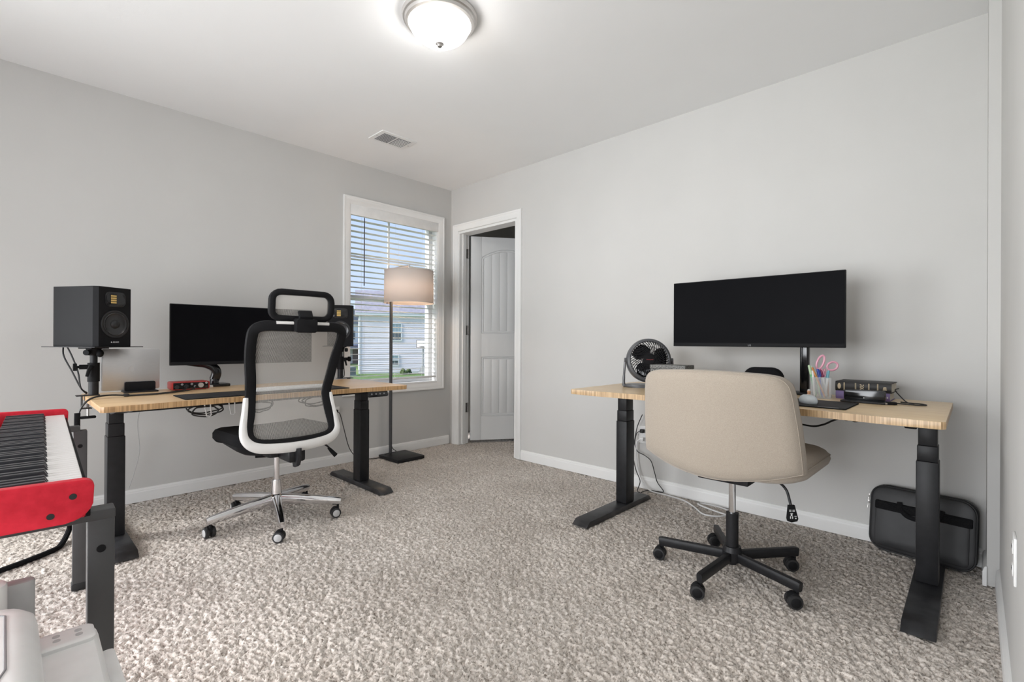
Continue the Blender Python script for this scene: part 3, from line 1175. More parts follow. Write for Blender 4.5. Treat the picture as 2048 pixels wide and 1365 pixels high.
# ------------------------------------------------------------------ studio speakers on clamp stands
def speaker(label, loc, rotz):
    """local: baffle faces -y, origin at bottom centre"""
    d = thing('studio_speaker', label, 'speaker', loc, rotz)
    w, dp, h = 0.179, 0.270, 0.296
    bm = bm_new()
    o = [(-w / 2, dp / 2), (-w / 2, -dp / 2 + 0.022), (-w / 2 + 0.011, -dp / 2), (w / 2 - 0.011, -dp / 2), (w / 2, -dp / 2 + 0.022), (w / 2, dp / 2)]
    prism(bm, list(reversed(o)), 0, h, bev=0.002)
    obj('cabinet', bm, 'black_plastic', d, angle=20)
    f = -dp / 2
    MX = T((0, f, 0), (R(90), 0, 0))     # local xy -> xz plane, +z points to -y
    bm = bm_new()
    MW = T((0, f, 0.112), (R(90), 0, 0))
    lathe(bm, [(0.069, -0.001), (0.069, 0.004), (0.064, 0.0055), (0.060, 0.0045), (0.056, -0.001)], 40, MW)
    wf = obj('woofer', bm, 'black_rubber', d)
    bm = bm_new()
    lathe(bm, [(0.0585, 0.0035), (0.054, 0.0050), (0.050, 0.0030), (0.046, 0.0012), (0.022, 0.0005)], 40, MW)
    obj('cone', bm, 'cone_black', wf)
    bm = bm_new()
    lathe(bm, [(0.022, 0.0005), (0.020, 0.006), (0.012, 0.011), (0, 0.0125)], 24, MW)
    obj('dust_cap', bm, 'black_rubber', wf)
    bm = bm_new()
    prism(bm, rrect(0.100, 0.074, 0.020, 5, 0, 0.236), 0, 0.003, MX, bev=0.001)
    prism(bm, rrect(0.088, 0.062, 0.016, 5, 0, 0.236), 0, 0.005, MX, bev=0.0015)
    tw = obj('tweeter', bm, 'gloss_black', d)
    bm = bm_new()
    box(bm, (-0.012, f - 0.0052, 0.236), (0.030, 0.0012, 0.046))
    obj('ribbon', bm, 'black_plastic', tw)
    bm = bm_new()
    for q in range(4):
        box(bm, (-0.012, f - 0.0062, 0.2195 + q * 0.011), (0.027, 0.0014, 0.0075))
    obj('gold_fold', bm, 'gold', tw)
    text('logo', 'ADAM', 0.0105, 'white_print', d, (0.004, f - 0.0006, 0.022), (R(90), 0, 0))
    bm = bm_new()
    cyl(bm, (-0.0175, f - 0.0012, 0.022), (-0.0175, f + 0.001, 0.022), 0.0032, seg=6)
    obj('logo_mark', bm, 'white_print', d)
    bm = bm_new()
    box(bm, (0, dp / 2 + 0.003, 0.14), (0.11, 0.006, 0.16), bev=0.002)
    obj('rear_plate', bm, 'dark_grey_metal', d)
    return d


def speaker_stand(label, loc, rotz, clamp_side, ztop):
    """desk clamp stand; origin on the desktop under the pole"""
    d = thing('speaker_stand', label, 'speaker stand', loc, 0)
    hh = ztop - loc[2]
    bm = bm_new()
    box(bm, (0, 0, hh - 0.002), (0.24, 0.335, 0.004), rot=(0, 0, rotz), bev=0.001)
    obj('platform', bm, 'black_metal', d)
    bm = bm_new()
    box(bm, (0, 0, hh - 0.008), (0.085, 0.085, 0.007), rot=(0, 0, rotz))
    cyl(bm, (0, 0, hh - 0.045), (0, 0, hh - 0.006), 0.021, 0.034, seg=18)
    obj('swivel_head', bm, 'black_plastic', d)
    bm = bm_new()
    cyl(bm, (0, 0, 0.1), (0, 0, hh - 0.04), 0.0155, seg=18)
    obj('upper_pole', bm, 'black_metal', d)
    bm = bm_new()
    cyl(bm, (0, 0, 0.003), (0, 0, 0.075), 0.0205, seg=20)
    obj('lower_pole', bm, 'black_metal', d)
    bm = bm_new()
    cyl(bm, (0, 0, 0.070), (0, 0, 0.165), 0.0245, seg=20)
    obj('collar', bm, 'black_plastic', d)
    # tightening knobs towards -y side
    s = clamp_side
    bm = bm_new()
    cyl(bm, (0.0, s * 0.02, 0.145), (0.0, s * 0.055, 0.145), 0.012, seg=10)
    cyl(bm, (0.0, s * 0.055, 0.145), (0.0, s * 0.064, 0.145), 0.006, seg=8)
    for q in range(6):
        a = q * PI / 3
        cyl(bm, (0.011 * math.cos(a), s * 0.064, 0.145 + 0.011 * math.sin(a)), (0.011 * math.cos(a), s * 0.078, 0.145 + 0.011 * math.sin(a)), 0.0085, seg=8)
    obj('knob', bm, 'black_plastic', d)
    bm = bm_new()
    sweep(bm, [(0.027, s * 0.012, 0.150), (0.036, s * 0.022, 0.130), (0.036, s * 0.030, 0.098)], ring(0.008, 0.006, 8), up=(1, 0, 0), scales=[1.3, 1, 0.8])
    obj('lever', bm, 'black_plastic', d)
    bm = bm_new()
    cyl(bm, (0.028, s * 0.024, hh - 0.03), (0.04, s * 0.034, hh - 0.03), 0.014, seg=10)
    ball(bm, (0.02, -s * 0.022, hh - 0.035), (0.016, 0.016, 0.02))
    obj('head_knob', bm, 'black_plastic', d)
    # c-clamp over the desk end
    ey = s * (abs(LDY + (-0.758 if s < 0 else 0.758) - loc[1]) + 0.010)
    bm = bm_new()
    box(bm, (0.0, ey / 2, 0.002), (0.055, abs(ey) + 0.045, 0.004))
    box(bm, (0.0, ey, -0.030), (0.05, 0.004, 0.066))
    box(bm, (0.0, ey - s * 0.018, -0.063), (0.05, 0.04, 0.004))
    cl_ = obj('clamp', bm, 'black_metal', d)
    bm = bm_new()
    yy = ey - s * 0.024
    cyl(bm, (0, yy, -0.105), (0, yy, -0.040), 0.005, seg=10)
    cyl(bm, (0, yy, -0.040), (0, yy, -0.0275), 0.013, seg=14)
    obj('screw', bm, 'nickel', cl_)
    bm = bm_new()
    box(bm, (0, yy, -0.109), (0.02, 0.064, 0.014), bev=0.006)
    obj('thumb_grip', bm, 'black_plastic', cl_)
    return d


SL = (0.436, -2.668)
SRT = (0.235, -1.245)
speaker_stand('black clamp speaker stand at the left end of the audio desk', (SL[0], SL[1], ZL), R(90 + 31), -1, 0.948)
speaker('black studio speaker nearest the red piano, facing the mesh chair', (SL[0], SL[1], 0.948), R(90 + 31))
speaker_stand('black clamp speaker stand beside the window', (SRT[0], SRT[1], ZL), R(90 - 27), 1, 0.945)
speaker('black studio speaker beside the window, partly behind the mesh chair', (SRT[0], SRT[1], 0.945), R(90 - 27))

# ------------------------------------------------------------------ things on the left desk
lp = thing('laptop', 'closed silver laptop standing upright in a black holder', 'laptop', (0.372, -2.508, ZL + 0.012), R(90))
bm = bm_new()
prism(bm, rrect(0.250, 0.222, 0.010, 4, 0, 0.111), -0.0085, 0.0, Matrix(((1, 0, 0, 0), (0, 0, 1, 0), (0, 1, 0, 0), (0, 0, 0, 1))), bev=0.001)
obj('lid', bm, 'brushed_silver', lp)
bm = bm_new()
prism(bm, rrect(0.250, 0.222, 0.010, 4, 0, 0.111), 0.001, 0.0085, Matrix(((1, 0, 0, 0), (0, 0, 1, 0), (0, 1, 0, 0), (0, 0, 0, 1))), bev=0.001)
obj('body', bm, 'brushed_silver', lp)
bm = bm_new()
prism(bm, ring(0.013, 0.016, 20), -0.0090, -0.0084, Matrix(((1, 0, 0, 0), (0, 0, 1, 0), (0, 1, 0, 0.113), (0, 0, 0, 1))))
obj('emblem', bm, 'light_grey_plastic', lp)
ls = thing('laptop_holder', 'black vertical laptop holder gripping the silver laptop', 'laptop stand', (0.372, -2.470, ZL), R(90))
bm = bm_new()
box(bm, (0, -0.005, 0.004), (0.150, 0.105, 0.008), bev=0.003)
obj('base', bm, 'black_metal', ls)
for yy in (-0.0145, 0.0135):
    bm = bm_new()
    prism(bm, rrect(0.135, 0.048, 0.008, 4, 0, 0.024), yy - 0.004, yy + 0.004, Matrix(((1, 0, 0, 0), (0, 0, 1, 0), (0, 1, 0, 0.008), (0, 0, 0, 1))), bev=0.001)
    obj('grip', bm, 'black_plastic', ls)

ai = thing('audio_interface', 'red audio interface with a black knob panel on the left desk', 'audio interface', (0.405, -2.250, ZL), R(90))
bm = bm_new()
prism(bm, rrect(0.183, 0.044, 0.008, 4, 0, 0.025), 0, 0.11, Matrix(((1, 0, 0, 0), (0, 0, 1, -0.055), (0, 1, 0, 0.0), (0, 0, 0, 1))), bev=0.001)
obj('case', bm, 'red_metal', ai)
bm = bm_new()
box(bm, (0, -0.0555, 0.025), (0.170, 0.002, 0.036))
fp = obj('front_panel', bm, 'gloss_black', ai)
for xx, zz, rr, mt in ((-0.068, 0.020, 0.011, 'black_rubber'), (-0.044, 0.034, 0.006, 'mid_grey_plastic'), (-0.024, 0.022, 0.011, 'black_rubber'), (0.002, 0.034, 0.006, 'mid_grey_plastic'),
                       (0.018, 0.020, 0.006, 'mid_grey_plastic'), (0.046, 0.026, 0.0135, 'brushed_silver'), (0.074, 0.038, 0.006, 'brushed_silver'), (0.074, 0.016, 0.006, 'black_rubber')):
    bm = bm_new()
    cyl(bm, (xx, -0.066 if rr > 0.012 else -0.061, zz), (xx, -0.056, zz), rr, seg=16)
    obj('knob' if mt != 'black_rubber' else 'jack', bm, mt, fp)
for k, yy in enumerate((-0.06, 0.06)):
    bm = bm_new()
    box(bm, (0, yy * 0.7, 0.0015), (0.15, 0.012, 0.003))
    obj('foot', bm, 'black_rubber', ai)

dm = thing('desk_mat', 'long black desk mat lying on the left desk', 'desk mat', (0.862, -1.978, ZL), R(90))
bm = bm_new()
prism(bm, rrect(0.83, 0.245, 0.008, 3), 0, 0.004, bev=0.001)
obj('pad', bm, 'black_rubber', dm)
bm = bm_new()
pp = rrect(0.828, 0.243, 0.008, 3)
sweep(bm, [(x, y, 0.003) for x, y in pp], ring(0.0018, 0.0018, 6), closed=True)
obj('stitched_edge', bm, 'black_fabric', dm)

kb = thing('keyboard', 'slim white computer keyboard on the black desk mat', 'keyboard', (0.80, -1.83, ZL + 0.004), R(90))
bm = bm_new()
prism(bm, rrect(0.44, 0.118, 0.008, 3), 0, 0.011, bev=0.002)
obj('case', bm, 'white_plastic', kb)
bm = bm_new()
box(bm, (0, 0, 0.0125), (0.0155, 0.0155, 0.003), bev=0.001, seg=1)
key0 = None
for rr in range(5):
    for cc in range(23):
        p = (-0.2035 + cc * 0.0185, -0.042 + rr * 0.0210, 0)
        if key0 is None:
            key0 = obj('key', bm, 'white_plastic', kb, p)
        else:
            inst(key0, kb, p)

ck = tag(obj('round_puck', (lambda b: (lathe(b, [(0, 0), (0.014, 0), (0.015, 0.002), (0.015, 0.010), (0.012, 0.013), (0, 0.0135)], 24), b)[1])(bm_new()),
             'white_plastic', None, (0.345, -2.125, ZL)), 'small white round puck beside the red audio interface', 'gadget')


# ------------------------------------------------------------------ cables
def cable(name, label, pts, r, mt, cat='cable', n=6, extra=None):
    bm = bm_new()
    tube(bm, pts, r, 7, n=n)
    o = obj(name, bm, mt)
    tag(o, label, cat)
    return o


# speaker leads behind the left speaker
for k, off in enumerate((0.0, 0.028)):
    cable('speaker_cable', ('outer' if k == 0 else 'inner') + ' black cable drooping from the left speaker to the desk', [(0.34 + off, -2.775 + off * .3, 0.955), (0.36 + off, -2.775 + off, 0.90), (0.39 + off * .7, -2.745 + off * .7, 0.82), (0.41 + off * .3, -2.715, 0.74), (0.395, -2.690, 0.706 + 0.006 * k)],
          0.0036, 'cable_black')
# paired leads from the interface across the desk and over the end
cb = thing('instrument_cable', 'pair of black leads running from the red interface over the desk end', 'cable', (0.47, -2.5, ZL))
for k in range(2):
    bm = bm_new()
    o_ = 0.012 * (k - 0.5)
    pts = [(0.470 - 0.47, -2.274 + 2.5 + k * 0.044, 0.020), (0.52 - 0.47 + k * 0.02, -2.30 + 2.5 + k * 0.03, 0.008), (0.60 - 0.47 + k * 0.03, -2.42 + 2.5, 0.005), (0.62 - 0.47 + o_, -2.54 + 2.5, 0.005), (0.62 - 0.47 + o_, -2.63 + 2.5, 0.012),
           (0.66 - 0.47 + o_, -2.70 + 2.5, 0.004), (0.69 - 0.47 + o_ * .5, -2.738 + 2.5, -0.04), (0.70 - 0.47, -2.748 + 2.5, -0.10), (0.70 - 0.47, -2.75 + 2.5, -0.13)]
    tube(bm, pts, 0.0035, 7)
    obj('lead', bm, 'cable_black', cb)
bm = bm_new()
box(bm, (0.15, -0.062, 0.008), (0.03, 0.022, 0.013), bev=0.003)
obj('cable_tie', bm, 'black_rubber', cb)
bm = bm_new()
sweep(bm, spl([(0.225, -0.249, -0.055), (0.23, -0.25, -0.09), (0.23, -0.25, -0.16)], 5), ring(0.011, 0.009, 8), up=(1, 0, 0))
obj('sleeve', bm, 'black_fabric', cb)
bm = bm_new()
tube(bm, [(0.23, -0.25, -0.15), (0.21, -0.25, -0.40), (0.0, -0.255, -0.60), (-0.05, -0.255, -0.66), (0.06, -0.29, -0.692), (0.13, -0.33, -0.692), (0.22, -0.46, -0.692), (0.30, -0.62, -0.692)], 0.012, 8)
obj('floor_sleeve', bm, 'black_fabric', cb)
# power lead at the window wall outlet
pc = thing('power_cord', 'black power cord hanging from the window wall outlet to the lamp', 'cable', (0.02, -1.17, 0.42))
bm = bm_new()
box(bm, (0.004, 0, 0.007), (0.026, 0.024, 0.022), bev=0.005)
obj('plug', bm, 'black_rubber', pc)
bm = bm_new()
tube(bm, [(0.02, 0.0, 0.003), (0.04, 0.015, -0.02), (0.035, 0.05, -0.14), (0.03, 0.10, -0.30), (0.035, 0.17, -0.385), (0.05, 0.26, -0.408), (0.06, 0.34, -0.412), (0.06, 0.40, -0.395), (0.08, 0.43, -0.382), (0.10, 0.45, -0.377), (0.08, 0.50, -0.378), (0.035, 0.495, -0.36), (0.04, 0.468, -0.30)], 0.0032, 7)
obj('cord', bm, 'cable_black', pc)
# cords of the second speaker
cable('speaker_cable', 'thin black cable hanging behind the window-side speaker', [(0.185, -1.20, 1.0), (0.13, -1.165, 0.94), (0.12, -1.16, 0.86), (0.14, -1.17, 0.80), (0.16, -1.175, 0.73), (0.17, -1.185, 0.704)], 0.0035, 'cable_black')
# looped cables tucked under the left desk
rnd = random.Random(3)
for nm, y0_, y1_, x_ in (('the left third', -2.36, -2.20, 0.85), ('the middle', -2.10, -1.95, 0.86), ('the right third', -1.80, -1.62, 0.84)):
    bm = bm_new()
    for q in range(3):
        pts = []
        for k in range(10):
            a = k * 2 * PI / 10
            yy = (y0_ + y1_) / 2 + (y1_ - y0_) * 0.5 * math.cos(a) * (1 - 0.12 * q)
            pts.append((x_ + 0.012 * q + rnd.uniform(-.008, .008), yy + rnd.uniform(-.01, .01), 0.640 - 0.008 * q + 0.028 * math.sin(a) + rnd.uniform(-.004, .004)))
        tube(bm, pts, 0.0036, 6, closed=True)
    tag(obj('cable_loop', bm, 'cable_black'), 'black coiled cable slung under ' + nm + ' of the left desk', 'cable')
for k, yy in enumerate((-2.27, -2.16)):
    bm = bm_new()
    sweep(bm, [(0.88, yy - 0.02, 0.670), (0.88, yy - 0.008, 0.60), (0.88, yy + 0.004, 0.597), (0.88, yy + 0.012, 0.605), (0.90, yy + 0.002, 0.672)], ring(0.003, 0.0015, 6), up=(1, 0, 0))
    tag(obj('cable_hook', bm, 'cable_white'), ('first' if k == 0 else 'second') + ' white cable hook under the left desk, counted from the piano', 'hook')
cable('thin_cable', 'thin grey wire hanging from the left desk down the wall', [(0.40, -2.46, 0.66), (0.12, -2.44, 0.50), (0.05, -2.42, 0.32), (0.04, -2.44, 0.2), (0.05, -2.47, 0.1)], 0.0018, 'cable_grey')

# ------------------------------------------------------------------ floor lamp
fl = thing('floor_lamp', 'black floor lamp with a lit cream drum shade beside the window', 'lamp', (0.19, -0.675, 0), R(0))
bm = bm_new()
box(bm, (0, 0, 0.014), (0.285, 0.262, 0.026), bev=0.003)
obj('base', bm, 'black_metal', fl)
bm = bm_new()
cyl(bm, (-0.115, -0.035, 0.025), (-0.115, -0.035, 1.590), 0.0135, seg=14)
obj('pole', bm, 'dark_grey_metal', fl)
bm = bm_new()
sweep(bm, [(-0.125, -0.042, 1.592), (-0.05, 0.0, 1.606), (0.03, 0.045, 1.617)], ring(0.012, 0.009, 8), up=(0, 0, 1))
cyl(bm, (0.03, 0.045, 1.48), (0.03, 0.045, 1.628), 0.008, seg=10)
arm = obj('arm', bm, 'brushed_silver', fl)
SC = (0.03, 0.045)
bm = bm_new()
prof = []
n = 48
for rr, z in ((0.205, 1.302), (0.2022, 1.572)):
    prof.append([bm.verts.new((SC[0] + rr * math.cos(2 * PI * k / n), SC[1] + rr * math.sin(2 * PI * k / n), z)) for k in range(n)])
for k in range(n):
    bm.faces.new((prof[0][k], prof[0][(k + 1) % n], prof[1][(k + 1) % n], prof[1][k]))
sh = obj('shade', bm, 'lamp_shade_linen', fl)
md = sh.modifiers.new('solid', 'SOLIDIFY')
md.thickness = 0.0015
for z, rr in ((1.303, 0.2055), (1.571, 0.203)):
    bm = bm_new()
    sweep(bm, [(SC[0] + rr * math.cos(2 * PI * k / n), SC[1] + rr * math.sin(2 * PI * k / n), z) for k in range(n)], ring(0.0022, 0.0035, 6), closed=True)
    obj('rim', bm, 'lamp_shade_linen', sh)
bm = bm_new()
for k in range(3):
    a = 2 * PI * k / 3 + 0.4
    cyl(bm, (SC[0], SC[1], 1.555), (SC[0] + 0.2 * math.cos(a), SC[1] + 0.2 * math.sin(a), 1.566), 0.002, seg=6)
obj('spider', bm, 'nickel', sh)
bm = bm_new()
lathe(bm, [(0, 1.40), (0.012, 1.40), (0.028, 1.44), (0.03, 1.455), (0.022, 1.478), (0.010, 1.487), (0, 1.488)], 20, Matrix.Translation((SC[0], SC[1], 0)))
MATS['lamp_bulb'] = mat('lamp_bulb', (0.9, 0.85, 0.75), 0.4, emit=(1.0, 0.72, 0.48), estr=22)
obj('bulb', bm, 'lamp_bulb', fl)
lpnt = bpy.data.lights.new('lamp_light', 'POINT')
lpnt.energy = 3.0
lpnt.shadow_soft_size = 0.03
lpnt.color = (1.0, 0.72, 0.50)
lpo = bpy.data.objects.new('lamp_light', lpnt)
lpo.location = (0.19 + SC[0], -0.675 + SC[1], 1.365)
COL.objects.link(lpo)


# ------------------------------------------------------------------ office chairs
def caster(parent, loc, rotz, disc, shared):
    if 'fork' not in shared:
        bm = bm_new()
        cyl(bm, (0, 0, 0.045), (0, 0, 0.086), 0.0065, seg=10)
        # hood over the wheels
        pts = [(-0.021 * math.cos(R(a)) - 0.012, 0, 0.027 + 0.029 * math.sin(R(a))) for a in range(10, 171, 20)]
        sweep(bm, pts, ring(0.0165, 0.0035, 8, 4), up=(0, 0, 1))
        box(bm, (-0.006, 0, 0.045), (0.018, 0.016, 0.02), bev=0.004)
        shared['fork'] = mesh_of('fork', bm, 'black_plastic')
        bm = bm_new()
        lathe(bm, [(0, -0.009), (0.018, -0.009), (0.0255, -0.007), (0.027, -0.002), (0.027, 0.004), (0.025, 0.009), (0.018, 0.0105), (0, 0.0105)], 24)
        shared['wheel'] = mesh_of('wheel', bm, 'black_rubber')
        bm = bm_new()
        lathe(bm, [(0, 0.0115), (0.017, 0.0115), (0.0185, 0.0105), (0.0185, 0.0095), (0, 0.0095)], 24)
        shared['disc'] = mesh_of('hub_disc', bm, disc)
    c = bpy.data.objects.new('caster', shared['fork'])
    COL.objects.link(c)
    c.parent = parent
    c.location = loc
    c.rotation_euler = (0, 0, rotz)
    for s in (-1, 1):
        for nm, key in (('wheel', 'wheel'), ('hub_disc', 'disc')):
            w_ = bpy.data.objects.new(nm, shared[key])
            COL.objects.link(w_)
            w_.parent = c
            w_.location = (-0.012, s * 0.014, 0.0272)
            w_.rotation_euler = (R(-90) if s > 0 else R(90), 0, 0)
    return c


# --- mesh chair; local +y is forward, so it faces the window wall after a quarter turn
mc = thing('mesh_office_chair', 'black mesh office chair with white lower shell and chrome base', 'chair', (0.918, -1.955, 0), R(90))


def yb(z):
    K = [(0.42, -0.262), (0.50, -0.248), (0.57, -0.222), (0.70, -0.198), (0.85, -0.245), (1.06, -0.335), (1.3, -0.43)]
    for (a, va), (b, vb) in zip(K[:-1], K[1:]):
        if z <= b:
            t = (z - a) / (b - a)
            t = t * t * (3 - 2 * t) * 0.5 + t * 0.5
            return va + (vb - va) * t
    return K[-1][1]


def bent(x, z, off=0.0):
    return Vector((x, yb(z) + 0.55 * x * x + off, z))


half = [(0.0, 1.052), (0.10, 1.053), (0.175, 1.052), (0.212, 1.036), (0.222, 1.00), (0.214, 0.90), (0.200, 0.79), (0.192, 0.70), (0.199, 0.62), (0.212, 0.55), (0.208, 0.505), (0.175, 0.478), (0.10, 0.468)]
loop = half + [(0.0, 0.466)] + [(-x, z) for x, z in reversed(half[1:])]
lp3 = spl([bent(x, z) for x, z in loop], 4, True)
bm = bm_new()
sweep(bm, lp3, ring(0.0255, 0.016, 10, 3), closed=True, up=(0, 1, 0))
obj('back_frame', bm, 'black_plastic', mc)


def halfw(z):
    pts = sorted([(zz, x) for x, zz in half[3:]])
    if z <= pts[0][0]:
        return pts[0][1]
    for (a, va), (b, vb) in zip(pts[:-1], pts[1:]):
        if z <= b:
            return va + (vb - va) * (z - a) / max(b - a, 1e-6)
    return pts[-1][1]


bm = bm_new()
grid(bm, lambda u, v: bent((u * 2 - 1) * max(halfw(0.475 + 0.57 * v) - 0.006, 0.02), 0.475 + 0.57 * v, 0.004), 16, 36)
obj('back_mesh', bm, 'back_mesh', mc)
# white U shell hugging the lower back
u_pts = [(-0.212, 0.700), (-0.220, 0.63), (-0.231, 0.55), (-0.225, 0.497), (-0.180, 0.462), (-0.09, 0.450), (0, 0.447), (0.09, 0.450), (0.180, 0.462), (0.225, 0.497), (0.231, 0.55), (0.220, 0.63), (0.212, 0.700)]
up3 = spl([bent(x, z, -0.006) for x, z in u_pts], 5)
nn = len(up3)
scs = []
for i in range(nn):
    t = abs(2 * i / (nn - 1) - 1)
    scs.append((1.0 - 0.62 * max(0, (t - 0.30) / 0.70), 1.0 - 0.25 * t))
bm = bm_new()
sweep(bm, up3, ring(0.026, 0.022, 12, 2.8), up=(0, 1, 0), scales=scs)
obj('lower_shell', bm, 'shell_white', mc)
# headrest
hz = 1.155
hl = [(x, hz + z) for x, z in rrect(0.315, 0.146, 0.045, 5)]


def hb(x, z, off=0.0):
    return Vector((x, -0.345 + 0.9 * x * x - 0.12 * (z - hz) + 2.5 * (z - hz) ** 2 + off, z))


bm = bm_new()
sweep(bm, [hb(x * 0.93, hz + (z - hz) * 0.87) for x, z in hl], ring(0.0155, 0.017, 10, 3), closed=True, up=(0, 1, 0))
hr = obj('headrest', bm, 'black_plastic', mc)
bm = bm_new()
grid(bm, lambda u, v: hb((u * 2 - 1) * 0.142, hz + (v * 2 - 1) * 0.060, 0.003), 12, 8)
obj('headrest_mesh', bm, 'back_mesh', hr)
bm = bm_new()
prism(bm, rrect(0.104, 0.066, 0.012, 4), -0.02, 0.03, T((0, -0.352, 1.058), (R(98), 0, 0)), bev=0.004)
sweep(bm, [(0, -0.355, 1.07), (0, -0.366, 1.10), (0, -0.352, 1.125)], ring(0.036, 0.010, 10, 4), up=(0, 1, 0))
obj('headrest_bracket', bm, 'black_plastic', mc)
bm = bm_new()
sweep(bm, [bent(x, 1.068, -0.010) for x in (-0.13, -0.07, 0, 0.07, 0.13)], ring(0.008, 0.006, 8), up=(0, 1, 0))
obj('bracket_rail', bm, 'shell_white', mc)
# seat
bm = bm_new()


def seatmap(x, y, t):
    drop = 0.045 * max(0.0, (y - 0.10) / 0.19) ** 2
    curl = 0.018 * max(0.0, (-y - 0.12) / 0.1) ** 2
    dish = 0.014 * (x / 0.25) ** 2
    return Vector((x, y, t - drop + dish + curl * 0.4))


pillow(bm, rrect(0.47, 0.47, 0.12, 8, 0, 0.03), [(0.10, 0.398), (0.05, 0.402), (0.015, 0.424), (0.004, 0.452)], lambda x, y, t: Vector((x, y, t - 0.03 * max(0.0, (y - 0.10) / 0.19) ** 2 + 0.016 * max(0.0, y / 0.25))))
obj('seat_pan', bm, 'black_plastic', mc)
bm = bm_new()
o_ = rrect(0.505, 0.52, 0.11, 8, 0, 0.05)
pillow(bm, o_, [(0.040, 0.437), (0.012, 0.443), (0.0, 0.462), (0.0, 0.487), (0.010, 0.503), (0.035, 0.512), (0.09, 0.515)], seatmap)
obj('seat', bm, 'black_fabric', mc)
bm = bm_new()
prism(bm, rrect(0.19, 0.26, 0.03, 4, 0, -0.02), 0.378, 0.440, bev=0.01)
box(bm, (0.0, -0.20, 0.405), (0.085, 0.15, 0.075), bev=0.012)
sweep(bm, [(0, -0.235, 0.375), (0, -0.262, 0.381), (0, -0.272, 0.405), (0, -0.266, 0.436)], ring(0.040, 0.012, 8, 4), up=(1, 0, 0.0))
obj('tilt_mechanism', bm, 'black_metal', mc)
bm = bm_new()
cyl(bm, (0.0, -0.03, 0.372), (-0.10, 0.02, 0.372), 0.017, seg=14)
obj('tension_knob', bm, 'black_plastic', mc)
bm = bm_new()
tube(bm, [(0.08, -0.02, 0.412), (0.20, -0.06, 0.41), (0.245, -0.075, 0.385), (0.262, -0.08, 0.365)], 0.005, 8)
lv_ = obj('height_lever', bm, 'black_metal', mc)
bm = bm_new()
sweep(bm, [(0.255, -0.078, 0.372), (0.272, -0.083, 0.35), (0.295, -0.09, 0.322)], ring(0.013, 0.008, 10), up=(0, 1, 0), scales=[0.55, 0.85, 1.0])
obj('lever_paddle', bm, 'black_plastic', lv_)
bm = bm_new()
cyl(bm, (0, 0, 0.10), (0, 0, 0.385), 0.0140, seg=20)
obj('gas_lift', bm, 'chrome', mc)
bm = bm_new()
lathe(bm, [(0.0, 0.078), (0.030, 0.078), (0.037, 0.092), (0.037, 0.142), (0.0275, 0.152), (0.0245, 0.185), (0.0215, 0.225), (0.0, 0.225)], 28)
obj('base_hub', bm, 'chrome', mc)
shared = {}
bl0 = None
for k in range(5):
    a = R(-16 + 72 * k - 90)     # world angle minus chair turn
    if bl0 is None:
        bm = bm_new()
        sweep(bm, [(0.020, 0, 0.122), (0.12, 0, 0.112), (0.24, 0, 0.098), (0.318, 0, 0.088), (0.334, 0, 0.086)], ring(0.018, 0.024, 12, 3.2), up=(0, 0, 1), scales=[1.2, 1.12, 0.98, 0.84, 0.66])
        bl0 = obj('base_leg', bm, 'chrome', mc, (0, 0, 0), (0, 0, a))
    else:
        inst(bl0, mc, (0, 0, 0), (0, 0, a))
    caster(mc, (0.318 * math.cos(a), 0.318 * math.sin(a), 0.0), a + R([70, 20, -35, 150, 95][k]), 'light_grey_plastic', shared)

# --- cream chair; local +y is forward, facing the right desk
cc = thing('cream_office_chair', 'wide cream fabric office chair with black five-arm base', 'chair', (2.924, -0.842, 0), R(0))
bo = []
for k in range(13):
    t = k / 12
    x = -0.302 + 0.604 * t
    bo.append((x, 0.452 + 0.060 * (abs(x) / 0.302) ** 1.9))
bo += [(0.300, 0.56), (0.292, 0.68), (0.280, 0.79)]
for k in range(1, 6):
    a = R(90 * k / 6)
    bo.append((0.218 + 0.058 * math.cos(a), 0.808 + 0.058 * math.sin(a)))
for k in range(7):
    t = k / 6
    x = 0.20 - 0.40 * t
    bo.append((x, 0.869 + 0.010 * math.cos(PI * x / 0.44)))
for k in range(5, 0, -1):
    a = R(90 * k / 6)
    bo.append((-0.218 - 0.058 * math.cos(a), 0.808 + 0.058 * math.sin(a)))
bo += [(-0.280, 0.79), (-0.292, 0.68), (-0.300, 0.56)]


def backmap(x, z, t):
    return Vector((x * 1.02, -0.222 + t + 0.85 * x * x - 0.16 * (z - 0.5), z))


bm = bm_new()
pillow(bm, bo, [(0.050, -0.047), (0.020, -0.044), (0.005, -0.032), (0.0, -0.012), (0.0, 0.012), (0.006, 0.032), (0.025, 0.044), (0.06, 0.048)], backmap)
cbk = obj('backrest', bm, 'cream_fabric', cc, angle=60)
for tt in (-0.030, 0.030):
    bm = bm_new()
    n_ = len(bo)
    cxx = sum(p[0] for p in bo) / n_
    czz = sum(p[1] for p in bo) / n_
    sweep(bm, [backmap(cxx + (x - cxx) * 0.985, czz + (z - czz) * 0.982, tt) for x, z in bo], ring(0.0022, 0.0022, 6), closed=True, up=(0, 1, 0))
    obj('seam', bm, 'cream_fabric', cbk)
bm = bm_new()


def cseat(x, y, t):
    rise = -0.012 * max(0.0, (y - 0.05) / 0.35) ** 1.5
    return Vector((x, y, t + rise - 0.006 * (1 - (x / 0.3) ** 2)))


